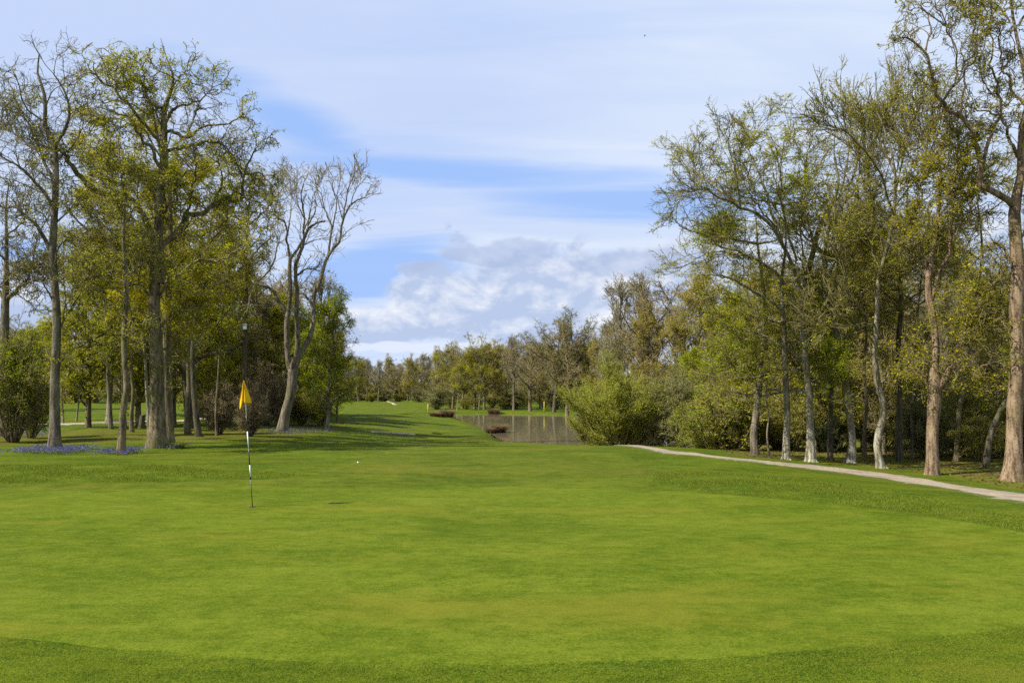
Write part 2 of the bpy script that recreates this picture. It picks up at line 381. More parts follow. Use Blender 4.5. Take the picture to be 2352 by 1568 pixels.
def build_tree(name, limbs, lv, leaf, barks, seed, trunk_k=12, gn=.25, ntr=None, flare=1.0, limb_w=None):
    """limbs[0] is the trunk. lv: list of level dicts. leaf: dict or None. Returns list of (partname, mesh)"""
    rg = np.random.default_rng(seed)
    ntr = 1 if ntr is None else ntr
    P, R = limb_arrays(limbs, 26, 0, rg)
    P2, _ = limb_arrays(limbs, 26, gn, rg); P[ntr:] = P2[ntr:]
    if flare:
        f = np.zeros(26); f[:3] = [.34, .07, .02]
        R[:ntr] *= (1 + f * flare)[None]
    Vt, Ft = tubes(P, R, trunk_k, .035, rg)
    parts = [('trunk', raw_mesh(name + '_trunk', Vt, [Ft], barks[0]))]
    cur = (P, R); Vs, Fs = [], []; b = 0; levels = [cur]
    # bias: children of level one come from the limbs, less from the trunk
    for q, l in enumerate(lv):
        src = levels[-1]
        if q == 0 and l.get('skip'): src = (src[0][l['skip']:], src[1][l['skip']:])
        P1, R1 = grow(src, l['n'], l['L'], l['a'], l.get('g', .2), l.get('up', .05), l.get('kr', .02), l.get('S', 6), l['r'], l.get('t', .15), l.get('flat', 1), rg)
        levels.append((P1, R1))
        v, f = tubes(P1, R1, l.get('k', 4), 0, rg, b); Vs.append(v); Fs.append(f); b += len(v)
    if Vs: parts.append(('branches', raw_mesh(name + '_branches', np.concatenate(Vs), [np.concatenate(Fs)], barks[1])))
    if leaf:
        V, T, Fq, b = [], [], [], 0
        for lf in (leaf if isinstance(leaf, list) else [leaf]):
            par = levels[lf.get('lv', -1)]
            cl = None
            if lf.get('clump'):
                c0 = par[0][:, 0]; ph = rg.random(3) * 9; k = lf.get('ck', 1.1)
                s = np.sin(c0[:, 0] * k + ph[0]) + np.sin(c0[:, 1] * k * 1.1 + ph[1]) + np.sin(c0[:, 2] * k * 1.4 + ph[2]) + np.sin((c0 @ [1.9, .7, -2.3]) * k + ph[1]) * .8
                cl = np.clip(.5 + lf['clump'] * s * .5, .04, 1)
            v, f, t = leaves(par, lf['n'], lf['s'], lf.get('spread', .03), rg, lf.get('t', .1), cl, lf.get('flat', .6), lf.get('mean', .5))
            V.append(v); Fq.append(f + b); T.append(t); b += len(v)
        parts.append(('foliage', raw_mesh(name + '_foliage', np.concatenate(V), [np.concatenate(Fq)], leaf['m'] if isinstance(leaf, dict) else leaf[0]['m'], False, {'tint': np.concatenate(T)})))
    return parts
def place_parts(kind, parts, loc, label, cat='tree', group=None, rz=0, sc=1.0):
    e = empty(kind, loc, rz); e.scale = (sc, sc, sc) if np.isscalar(sc) else sc
    tag(e, label, cat, group)
    for pn, me in parts: add(pn, me, e)
    return e
def roots(b, r, m, seed, e, n=6):
    rg = np.random.default_rng(seed); Ps, Rs = [], []
    for i in range(n):
        az = i * 6.283 / n + rg.uniform(-.4, .4); L = r * rg.uniform(.9, 1.7); t = np.linspace(0, 1, 6)
        x = np.cos(az + .3 * t) * (r * .35 + L * t); y = np.sin(az + .3 * t) * (r * .35 + L * t)
        z = hgt(b[0] + x, b[1] + y) - b[2] + r * (.6 * (1 - t) ** 2 - .45 * t)
        Ps.append(np.stack([x, y, z], -1)); Rs.append(r * .34 * (1 - .75 * t))
    v, f = tubes(np.array(Ps), np.array(Rs), 7, .06, rg)
    add('roots', raw_mesh('roots', v, [f], m), e)
def hero(kind, label, base, stems, lv, leaf, barks, seed, depth=None, k=12, gn=.25, flare=1.0, group=None, spread=1.0, skip=0, ntr=None):
    """stems: list of (pixel polyline [(x,y,dd)...], (w0,w1) widths in pixels); the first starts at the base"""
    b = ground(*base)
    if depth: b = at(base[0], base[1], depth); b[2] = hgt(b[0], b[1])
    D = b[1]; limbs = []
    for pts, w in stems:
        A = np.array([at(p[0], p[1], D + (p[2] if len(p) > 2 else 0) * spread) for p in pts]) - b
        rad = [x * .46 / F * D for x in w]
        limbs.append((A, rad))
    limbs[0][0][0] = np.array([0, 0, -.12])
    parts = build_tree(kind, limbs, lv, leaf, barks, seed, k, gn, ntr, flare)
    e = place_parts(kind, parts, b, label, group=group)
    if limbs[0][1][0] > .09: roots(b, limbs[0][1][0] * 1.15, barks[0], seed, e)
    return e
# ------------------------------------------------------------------ traced trees (main limbs), twigs grown from them
def auto(stems, seed, k=.45):
    """give every limb after the trunk a drift in depth, starting where it joins an earlier limb"""
    rg = np.random.default_rng(seed); out = []
    sign = 1
    for q, (pts, w) in enumerate(stems):
        A = np.array([(p[0], p[1]) for p in pts], float)
        if q == 0 or len(pts[0]) > 2:
            dd = np.array([p[2] if len(p) > 2 else 0 for p in pts], float); nd = 0
        else:
            best = (1e9, 0)
            for B in out:
                Bp = resample(B, 30)
                d = np.hypot(Bp[:, 0] - A[0, 0], Bp[:, 1] - A[0, 1]); j = d.argmin()
                if d[j] < best[0]: best = (d[j], Bp[j, 2])
            nd = best[1] if best[0] < 40 else 0
            s = np.concatenate([[0], np.cumsum(np.hypot(*np.diff(A, axis=0).T))]) / 65.
            sign = -sign
            dd = nd + sign * rg.uniform(.3, 1) * k * s
        out.append(np.column_stack([A, dd]))
    return [([tuple(p) for p in o], st[1]) for o, st in zip(out, stems)]
def ext(pts, w=(6, 2)): return (pts, w)

# left group -----------------------------------------------------------
L1 = [([(125, 1033), (126, 960), (125, 900), (130, 780), (129, 700), (121, 600), (122, 550), (127, 450), (128, 380), (124, 330), (104, 290), (104, 230), (92, 185), (86, 165), (90, 125)], (27, 22, 20.5, 19, 17.5, 16, 14, 11, 8, 6, 3)),
 ([(122, 475), (95, 435), (53, 392), (0, 357), (-50, 330)], (9, 2)), ([(123, 421), (95, 354), (74, 301), (39, 238), (14, 205)], (9, 2)),
 ([(124, 345), (151, 283), (155, 231), (134, 185), (120, 160)], (9, 2)), ([(128, 512), (158, 484), (190, 476), (230, 500)], (5, 1.5)),
 ([(119, 582), (88, 526), (46, 484), (0, 470), (-60, 440)], (10, 2)), ([(137, 758), (158, 720), (190, 656), (192, 600)], (5, 1.5)),
 ([(125, 700), (100, 650), (85, 640), (60, 660)], (4, 1.5)), ([(127, 400), (110, 360), (60, 330), (10, 280), (0, 210)], (7, 1.5)),
 ([(104, 280), (60, 250), (45, 200), (30, 160)], (5, 1.5)), ([(130, 370), (170, 330), (190, 290), (185, 210)], (5, 1.5)),
 ([(122, 620), (140, 560), (180, 560), (205, 600)], (4, 1.5)), ([(128, 840), (105, 800), (95, 760)], (3, 1)), ([(104, 250), (120, 210), (150, 190)], (4, 1))]
hero('bare_ash_tree', 'tall slim grey tree, nearly bare, bluebells round its foot, left of the slender twisting trunk', (125, 1033), auto(L1, 1),
     [dict(n=110, L=(1.0, 2.4), a=(25, 65), g=.2, up=.08, kr=.012, S=8, r=.012, skip=1), dict(n=900, L=(.45, 1.2), a=(25, 65), g=.25, up=.05, r=.008), dict(n=4800, L=(.2, .6), a=(25, 70), g=.25, up=.03, r=.005, S=4, k=3)],
     dict(n=13000, s=.055, m=LF_OLIVE, clump=.7, mean=.4, spread=.03), (B_GREY, B_TWIG), 11, gn=.22)
L3 = [([(360, 1028), (361, 960), (361, 900), (360, 830), (358, 780), (354, 690), (357, 600), (365, 520), (368, 440), (376, 380), (376, 300), (378, 250), (394, 205), (397, 171), (383, 136), (369, 88)], (44, 36, 33, 32, 29, 25, 24, 22, 20, 18, 14, 9, 5.5, 3, 1)),
 ([(357, 560), (330, 500), (306, 466), (264, 452), (218, 435), (190, 407), (172, 371), (141, 354), (112, 343), (92, 322)], (15, 13, 13, 11, 9, 5)),
 ([(370, 650), (380, 590), (397, 537), (415, 508), (450, 494), (492, 473), (520, 455), (545, 442), (556, 415), (563, 370), (590, 345)], (17, 15, 13, 11, 9, 6, 3)),
 ([(545, 442), (577, 459), (612, 477), (650, 490)], (6, 4, 2)), ([(372, 400), (380, 354), (422, 336), (457, 333), (485, 325), (525, 350), (560, 420)], (11, 9, 6, 3)),
 ([(376, 330), (390, 301), (429, 313), (468, 298), (510, 284), (572, 270)], (11, 8, 5, 3)), ([(378, 250), (345, 235), (323, 200), (290, 160), (255, 118)], (8, 5, 2)),
 ([(370, 330), (330, 280), (270, 215), (229, 171), (207, 140)], (9, 6, 2)), ([(378, 285), (408, 241), (457, 231), (495, 200)], (8, 5, 2)),
 ([(371, 390), (340, 340), (316, 301), (290, 266), (222, 245)], (9, 6, 2)), ([(368, 450), (340, 425), (299, 417), (253, 407), (204, 371)], (7, 4, 2)),
 ([(352, 765), (330, 740), (310, 733), (274, 745), (235, 772), (205, 785), (144, 811)], (10, 8, 6, 4, 2)), ([(354, 700), (320, 660), (270, 630), (200, 600)], (8, 5, 2)),
 ([(362, 680), (400, 640), (450, 600), (520, 590), (560, 560)], (9, 6, 2)), ([(360, 760), (400, 720), (450, 700), (520, 720)], (8, 5, 2)),
 ([(420, 505), (440, 440), (450, 380), (440, 330)], (6, 4, 2)), ([(492, 473), (510, 400), (500, 350), (530, 310)], (6, 3, 1.5)),
 ([(366, 500), (400, 450), (420, 400), (480, 380)], (8, 5, 2)), ([(264, 452), (260, 400), (230, 340), (240, 290)], (6, 4, 2)), ([(395, 200), (420, 170), (440, 160)], (4, 1.5)),
 ([(378, 300), (350, 250), (330, 200), (335, 150)], (6, 4, 1.5)), ([(563, 400), (600, 400), (628, 430)], (5, 2)), ([(430, 312), (450, 260), (490, 245)], (5, 2)), ([(360, 640), (330, 580), (290, 560), (240, 520)], (8, 5, 2)),
 ([(361, 820), (390, 790), (430, 780), (480, 800)], (6, 3, 1.5))]
hero('oak_tree', 'big spreading oak with thick trunk and small young leaves, tallest tree of the left group', (360, 1028), auto(L3, 3),
     [dict(n=290, L=(.9, 2.3), a=(35, 85), g=.38, up=.06, kr=.013, S=9, r=.014, skip=1), dict(n=2100, L=(.4, 1.05), a=(30, 80), g=.4, up=.04, r=.008, S=6), dict(n=9500, L=(.14, .42), a=(30, 80), g=.4, up=.03, r=.005, S=4, k=3)],
     dict(n=62000, s=.07, m=LF_OLIVE, clump=.6, mean=.5, spread=.05), (B_OAK, B_TWIG), 33, k=16, gn=.42)
L3b = [([(389, 1018), (386, 960), (385, 900), (383, 800), (386, 700), (392, 600), (390, 500), (385, 420), (365, 330), (350, 250), (330, 200)], (25, 23, 21, 18, 15, 13, 10, 8, 5, 2)),
 ([(389, 520), (340, 420), (300, 370), (220, 350)], (6, 4, 2)), ([(388, 480), (370, 420), (330, 385), (270, 375)], (6, 4, 2)), ([(386, 440), (430, 420), (450, 400)], (5, 2)), ([(375, 370), (320, 290), (250, 270), (195, 300)], (5, 3, 1.5)),
 ([(388, 560), (430, 520), (455, 470)], (6, 2)), ([(391, 600), (330, 520), (270, 470), (215, 450)], (6, 4, 2)), ([(388, 640), (430, 590), (470, 600)], (6, 2)), ([(386, 700), (340, 650), (300, 600), (255, 560)], (6, 4, 2)),
 ([(385, 760), (400, 700), (440, 690), (480, 710)], (6, 4, 2)), ([(384, 800), (350, 740), (300, 700), (250, 680)], (6, 4, 2)), ([(355, 270), (300, 240), (250, 235), (205, 260)], (5, 3, 1.5)), ([(386, 820), (420, 770), (450, 760)], (5, 2))]
hero('maple_tree', 'tree with layered yellow-green foliage just behind and right of the big oak trunk', (389, 1018), auto(L3b, 4),
     [dict(n=130, L=(.8, 1.9), a=(40, 80), g=.2, up=.0, kr=.012, S=8, r=.012, skip=1, flat=.5), dict(n=900, L=(.35, .9), a=(30, 75), g=.25, up=0, r=.008, flat=.4), dict(n=4500, L=(.15, .4), a=(30, 75), g=.25, up=0, r=.006, S=4, k=3, flat=.4)],
     dict(n=110000, s=.074, m=LF_YEL, clump=1.7, ck=.8, mean=.45, spread=.10, flat=1.4), (B_OAK, B_TWIG), 34, k=12, gn=.25)
L2 = [([(278, 1042), (281, 980), (283, 940), (291, 890), (286, 830), (285, 760), (291, 690), (288, 620), (283, 540), (286, 470), (279, 400), (272, 330), (280, 270)], (20, 16.5, 15.5, 14.5, 13, 12, 11, 10, 8, 7, 5, 3, 2)),
 ([(287, 770), (300, 740), (312, 735), (320, 700)], (5, 2)), ([(288, 600), (250, 560), (220, 500), (200, 470)], (4, 1.5)), ([(285, 520), (310, 470), (320, 400)], (4, 1.5)), ([(284, 460), (240, 420), (215, 370)], (4, 1.5)), ([(287, 680), (240, 640), (200, 600), (180, 540)], (5, 2, 1)), ([(290, 640), (330, 600), (340, 560)], (4, 1.5)), ([(278, 380), (250, 330), (230, 310)], (3, 1))]
hero('slender_oak_tree', 'slender twisting dark trunk with bluebells at its foot, left of the big oak', (278, 1042), auto(L2, 5),
     [dict(n=70, L=(.7, 1.7), a=(40, 80), g=.3, up=.05, kr=.012, S=8, r=.012, skip=1), dict(n=500, L=(.35, .8), a=(30, 75), g=.3, up=.03, r=.008), dict(n=3000, L=(.15, .4), a=(30, 75), g=.3, up=.02, r=.0065, S=4, k=3)],
     dict(n=14000, s=.06, m=LF_OLIVE, clump=.7, mean=.5, spread=.05), (B_OAK, B_TWIG), 35, k=12, gn=.2)
for q, (bx, by, w, top, lab, mt) in enumerate([
    (343, 1010, 10, [(341, 950), (336, 880), (333, 820), (325, 740), (310, 660), (305, 560), (300, 470)], 'thin pale pole of a tree standing close left of the big oak trunk', B_PALE),
    (432, 997, 15, [(430, 940), (434, 880), (432, 800), (445, 700), (470, 600), (485, 500), (480, 430)], 'left trunk of the leaning pair right of the oak', B_OAK),
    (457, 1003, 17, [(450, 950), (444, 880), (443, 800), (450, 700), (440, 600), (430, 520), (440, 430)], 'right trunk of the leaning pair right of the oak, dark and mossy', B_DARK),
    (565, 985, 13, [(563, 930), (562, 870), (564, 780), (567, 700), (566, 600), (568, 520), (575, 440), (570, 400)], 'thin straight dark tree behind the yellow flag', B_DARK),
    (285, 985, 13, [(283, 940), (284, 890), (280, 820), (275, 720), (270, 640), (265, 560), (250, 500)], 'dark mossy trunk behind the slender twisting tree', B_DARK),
    (303, 992, 12, [(302, 950), (306, 900), (300, 820), (310, 720), (320, 640), (315, 560)], 'dark slim trunk just left of the big oak', B_OAK),
    (255, 985, 11, [(252, 930), (248, 870), (246, 800), (240, 700), (225, 620), (215, 540)], 'slim grey trunk behind the slender twisting tree, further left', B_GREY),
    (498, 1000, 7, [(496, 940), (500, 880), (505, 800), (512, 700), (525, 620), (530, 540)], 'thin brown sapling between the leaning pair and the flag', B_OAK)]):
    st = [([(bx, by)] + top, (w, w * .8, w * .65, w * .5, w * .3, 2))]
    rr = np.random.default_rng(60 + q); n = len(top)
    for z in range(8):
        i = int(rr.integers(n // 2 - 1, n)); x0, y0 = top[i]; s = rr.choice([-1, 1]); L = rr.uniform(40, 95)
        st.append(([(x0, y0), (x0 + s * L * .4, y0 - L * .35), (x0 + s * L * .75, y0 - L * .8), (x0 + s * L, y0 - L * 1.05)], (w * .35, 1.5)))
    D = ground(bx, by)[1]
    hero(['hornbeam_tree', 'oak_tree', 'oak_tree', 'bare_tree', 'hornbeam_tree', 'oak_tree', 'hornbeam_tree', 'sapling_tree'][q], lab, (bx, by), auto(st, 70 + q),
         [dict(n=70, L=(.03 * D, .07 * D), a=(35, 80), g=.25, up=.05, kr=.012, S=7, r=.011, skip=1), dict(n=450, L=(.35, 1.0), a=(30, 75), g=.3, up=.03, r=.008, S=5), dict(n=1700, L=(.2, .5), a=(30, 75), g=.3, up=.02, r=.008, S=4, k=3)],
         dict(n=[16000, 18000, 22000, 4000, 22000, 22000, 18000, 9000][q], s=.075, m=[LF_OLIVE, LF_OLIVE, LF_OLIVE, LF_BRONZE, LF_OLIVE, LF_LIME, LF_OLIVE, LF_BRONZE][q], clump=.7, mean=.5, spread=.07), (mt, B_TWIG), 80 + q, gn=.2)
L5 = [([(5, 1003), (8, 940), (10, 850), (11, 780), (12, 700), (14, 650), (15, 560), (14, 480), (20, 420)], (24, 22, 20, 20, 18, 13, 9, 5, 2)),
 ([(14, 690), (35, 670), (58, 650), (70, 620), (80, 560)], (11, 7, 3)), ([(12, 690), (-10, 660), (-40, 640)], (9, 5)), ([(58, 650), (90, 640), (110, 625)], (4, 1.5)), ([(12, 630), (60, 622), (110, 600)], (4, 1.5)), ([(14, 600), (-10, 560), (0, 480)], (6, 2)), ([(30, 670), (60, 690), (78, 702)], (3, 1.5)), ([(15, 540), (60, 500), (70, 440)], (5, 1.5))]
hero('bare_oak_tree', 'bare dark-limbed tree rising behind the bush at the left edge', (5, 1003), auto(L5, 6),
     [dict(n=70, L=(1.0, 2.2), a=(30, 75), g=.3, up=.05, kr=.012, S=8, r=.016, skip=1), dict(n=500, L=(.5, 1.2), a=(30, 75), g=.3, up=.03, r=.011), dict(n=2600, L=(.2, .6), a=(30, 75), g=.3, up=.02, r=.009, S=4, k=3)],
     dict(n=3500, s=.07, m=LF_OLIVE, clump=.7, mean=.4, spread=.05), (B_GREY, B_TWIG), 36, k=12, gn=.3)
L7 = [([(648, 990), (655, 950), (664, 921), (671, 885), (672, 852), (664, 842), (659, 794), (659, 737), (663, 712), (667, 671), (665, 614), (668, 590)], (27, 24, 23, 24, 25, 14, 13, 13, 11, 10, 10, 8)),
 ([(672, 858), (676, 835), (682, 790), (682, 737), (680, 696), (682, 646), (685, 597), (695, 556), (707, 519), (744, 507)], (15, 13, 12, 11, 9, 8, 7, 4)),
 ([(672, 860), (679, 838), (686, 810), (707, 774), (719, 724), (728, 683), (748, 650), (752, 610), (760, 585), (785, 548), (787, 511), (805, 474), (834, 454), (853, 421)], (17, 15, 14, 13, 12, 11, 9, 8, 7, 6, 5, 3, 1.5)),
 ([(666, 592), (660, 560), (660, 531), (648, 507), (629, 490), (618, 460)], (7, 5, 3, 1.5)), ([(668, 593), (687, 568), (695, 536), (699, 490), (693, 441), (711, 400)], (7, 6, 4, 1.5)),
 ([(659, 718), (637, 687), (627, 667), (588, 650)], (9, 8, 6)), ([(588, 650), (625, 610), (637, 552), (623, 519)], (5, 4, 1.5)), ([(588, 650), (575, 680), (568, 720)], (4, 2)),
 ([(668, 690), (650, 660), (643, 645)], (6, 3)), ([(684, 632), (703, 618), (725, 616)], (5, 2)), ([(685, 570), (715, 555), (735, 548)], (4, 1.5)), ([(722, 712), (710, 690), (695, 672)], (6, 4)),
 ([(752, 597), (758, 532), (752, 499), (736, 462), (723, 418)], (6, 5, 3, 1.5)), ([(787, 511), (797, 450), (814, 398), (828, 400)], (4, 3, 1)), ([(759, 540), (773, 470), (756, 404)], (4, 3, 1)), ([(695, 536), (710, 500), (720, 450), (745, 400)], (4, 2, 1)),
 ([(660, 540), (668, 490), (672, 440), (660, 400)], (4, 2, 1)), ([(745, 480), (735, 440), (700, 420)], (3, 1)), ([(805, 474), (815, 440), (840, 410)], (3, 1)), ([(629, 495), (640, 450), (632, 420)], (3, 1)),
 ([(780, 550), (800, 530), (815, 520)], (3, 1)), ([(707, 519), (725, 480), (722, 440)], (4, 1)), ([(787, 505), (775, 450), (785, 405)], (3, 1)), ([(697, 500), (680, 450), (690, 405)], (3, 1))]
hero('dead_tree', 'bare grey tree whose leaning trunk forks into three pale stems, right of the flag', (648, 990), auto(L7, 7),
     [dict(n=190, L=(.9, 2.1), a=(18, 48), g=.14, up=.17, kr=.012, S=9, r=.013, skip=1, t=.3), dict(n=800, L=(.4, 1.1), a=(20, 50), g=.18, up=.14, r=.010, S=6), dict(n=900, L=(.2, .5), a=(20, 50), g=.2, up=.1, r=.008, S=4, k=3)],
     None, (B_GREY, B_GTWIG), 37, k=14, gn=.2, flare=.9)

# right group ----------------------------------------------------------
R3 = [([(1862, 1060), (1862, 1020), (1860, 960), (1857, 900), (1850, 830), (1842, 740), (1848, 660), (1865, 590), (1885, 513), (1910, 472), (1926, 418), (1915, 350), (1920, 290)], (26, 20, 18, 17, 16, 15, 14, 13, 13, 10, 7, 4, 2)),
 ([(1850, 690), (1815, 600), (1758, 496), (1692, 472), (1655, 451), (1623, 435), (1582, 443), (1561, 458)], (9, 8, 7, 5, 3, 2)), ([(1655, 451), (1643, 418), (1606, 406), (1594, 377), (1577, 338)], (4, 3, 1.5)),
 ([(1845, 740), (1790, 640), (1713, 582), (1660, 562), (1622, 541), (1562, 517)], (8, 6, 4, 2)), ([(1730, 590), (1660, 580), (1614, 587), (1562, 618)], (5, 3, 1.5)), ([(1843, 800), (1780, 700), (1690, 650), (1610, 630)], (8, 5, 2)),
 ([(1800, 570), (1762, 451), (1741, 390), (1725, 328), (1762, 272)], (7, 5, 3, 1.5)), ([(1700, 475), (1690, 400), (1675, 340), (1668, 305)], (5, 3, 1)), ([(1870, 570), (1844, 451), (1856, 369), (1862, 290)], (7, 5, 3, 1.5)),
 ([(1830, 600), (1800, 480), (1795, 380), (1810, 300)], (6, 4, 1.5)), ([(1912, 470), (1960, 400), (1975, 330), (1990, 270)], (6, 4, 1.5)), ([(1845, 780), (1900, 690), (1950, 640), (2000, 620)], (7, 4, 2)), ([(1848, 830), (1790, 790), (1720, 760), (1640, 770)], (6, 4, 2)),
 ([(1850, 860), (1800, 850), (1730, 870), (1660, 860)], (5, 3, 1.5)), ([(1640, 445), (1630, 380), (1650, 330)], (3, 1)), ([(1780, 520), (1740, 470), (1710, 420), (1700, 330)], (5, 3, 1)), ([(1886, 515), (1950, 520), (2000, 500)], (5, 2)), ([(1852, 880), (1900, 860), (1960, 850)], (4, 2))]
HB = [dict(n=230, L=(.9, 2.2), a=(25, 65), g=.13, up=.13, kr=.009, S=8, r=.010, skip=1, flat=.9), dict(n=1400, L=(.4, 1.1), a=(30, 65), g=.18, up=.04, r=.007, S=6, flat=.7), dict(n=6200, L=(.15, .5), a=(30, 65), g=.2, up=0, r=.005, S=4, k=3, flat=.6)]
def HBn(f): return [dict(d, n=int(d['n'] * f)) for d in HB]
hero('hornbeam_tree', 'wide-crowned hornbeam whose whitish foot stands third from the left in the right row', (1862, 1060), auto(R3, 8, .6), HBn(1.25),
     dict(n=66000, s=.060, m=LF_OLIVE, clump=.5, mean=.45, spread=.045, flat=1.3), (B_PALE, B_TWIG), 41, k=14, gn=.2)
R4 = [([(1950, 1062), (1957, 1030), (1956, 990), (1948, 930), (1940, 870), (1926, 800), (1915, 740), (1905, 690), (1893, 600), (1905, 520), (1935, 430), (1950, 340), (1945, 280)], (26, 19, 17, 17, 17, 16, 14, 12, 9, 7, 5, 3, 2)),
 ([(1912, 720), (1870, 640), (1840, 560), (1845, 480)], (6, 4, 2)), ([(1916, 745), (1890, 735), (1850, 740), (1825, 760)], (4, 2)), ([(1905, 680), (1950, 600), (1990, 540), (2010, 450)], (6, 4, 2)), ([(1896, 610), (1860, 540), (1820, 500)], (5, 2)), ([(1910, 510), (1960, 440), (1990, 350)], (5, 3, 1)), ([(1925, 800), (1980, 740), (2030, 700)], (5, 2)), ([(1900, 650), (1930, 560), (1925, 480)], (5, 3, 1))]
hero('hornbeam_tree', 'smooth pale trunk leaning left as it rises, fourth of the right row', (1950, 1062), auto(R4, 9, .5), HBn(.6),
     dict(n=28000, s=.060, m=LF_OLIVE, clump=.5, mean=.4, spread=.05, flat=1.3), (B_PALE, B_TWIG), 42, k=14, gn=.2)
R5 = [([(2025, 1075), (2018, 1045), (2015, 1010), (2030, 950), (2028, 920), (2016, 880), (2010, 830), (2012, 760), (2016, 700), (2018, 640), (2040, 560), (2055, 470), (2053, 370), (2020, 267), (1992, 232)], (22, 17, 17, 16, 16, 15, 13, 11, 10, 9, 8, 6, 4, 2)),
 ([(2010, 790), (1975, 755), (1930, 745), (1880, 750)], (4, 2)), ([(2016, 680), (2050, 640), (2110, 625), (2160, 600)], (4, 2)), ([(2056, 500), (2016, 390), (1947, 308), (1900, 280)], (6, 4, 1.5)), ([(2055, 450), (2080, 330), (2085, 213)], (5, 3, 1)), ([(2058, 470), (2120, 380), (2140, 260)], (5, 3, 1)),
 ([(2054, 400), (2030, 320), (2050, 215)], (4, 2)), ([(2012, 750), (1960, 680), (1930, 600), (1940, 530)], (5, 3, 1)), ([(2022, 620), (1990, 540), (1985, 450), (1975, 360)], (5, 3, 1)), ([(2018, 890), (2050, 850), (2090, 820)], (4, 1.5)), ([(2052, 380), (2000, 310), (1960, 255)], (4, 2)), ([(2054, 420), (2070, 350), (2110, 235)], (4, 2))]
hero('hornbeam_tree', 'kinked pale trunk, fifth of the right row, with fine upright top twigs', (2025, 1075), auto(R5, 10, .5),
     [dict(n=220, L=(1.0, 2.6), a=(15, 45), g=.08, up=.16, kr=.009, S=8, r=.011, skip=1), dict(n=1500, L=(.5, 1.2), a=(20, 50), g=.12, up=.1, r=.008), dict(n=6000, L=(.2, .5), a=(20, 55), g=.2, up=.05, r=.006, S=4, k=3)],
     dict(n=27000, s=.058, m=LF_OLIVE, clump=.8, mean=.4, spread=.045, flat=1.2), (B_PALE, B_TWIG), 43, k=14, gn=.15)
R6 = [([(2142, 1090), (2141, 1040), (2142, 980), (2148, 900), (2146, 850), (2150, 800), (2143, 730), (2132, 670), (2138, 600), (2150, 533), (2160, 431), (2156, 330), (2130, 280)], (32, 28, 27, 34, 22, 17, 16, 16, 13, 10, 7, 4, 2)),
 ([(2152, 905), (2165, 872), (2190, 840), (2205, 800), (2212, 765), (2240, 700), (2250, 640)], (19, 15, 12, 9, 6, 3)), ([(2135, 895), (2122, 872), (2103, 855), (2085, 828)], (6, 4, 2)), ([(2118, 868), (2125, 820), (2120, 780)], (4, 2)), ([(2133, 640), (2110, 560), (2115, 450), (2100, 350)], (9, 6, 3, 1.5)),
 ([(2140, 690), (2180, 533), (2189, 369), (2172, 246)], (10, 8, 5, 2)), ([(2175, 560), (2220, 500), (2235, 420)], (6, 3, 1.5)), ([(2205, 800), (2260, 760), (2310, 740)], (6, 3, 1.5)), ([(2165, 890), (2210, 880), (2260, 870)], (4, 1.5)), ([(2155, 500), (2200, 440), (2220, 350)], (5, 2)), ([(2136, 620), (2080, 560), (2060, 480)], (5, 2)), ([(2240, 690), (2290, 640), (2300, 600)], (5, 2))]
hero('forked_oak_tree', 'stout reddish trunk forking low with yellow-green leaves, beside the gravel path', (2142, 1090), auto(R6, 11, .5),
     [dict(n=190, L=(.9, 2.0), a=(30, 75), g=.25, up=.08, kr=.011, S=8, r=.011, skip=1), dict(n=1300, L=(.4, 1.0), a=(30, 75), g=.28, up=.05, r=.008), dict(n=6500, L=(.15, .4), a=(30, 75), g=.3, up=.03, r=.006, S=4, k=3)],
     dict(n=38000, s=.068, m=LF_YEL, clump=.9, ck=1.4, mean=.35, spread=.06, flat=1.0), (B_RED, B_TWIG), 44, k=18, gn=.3)
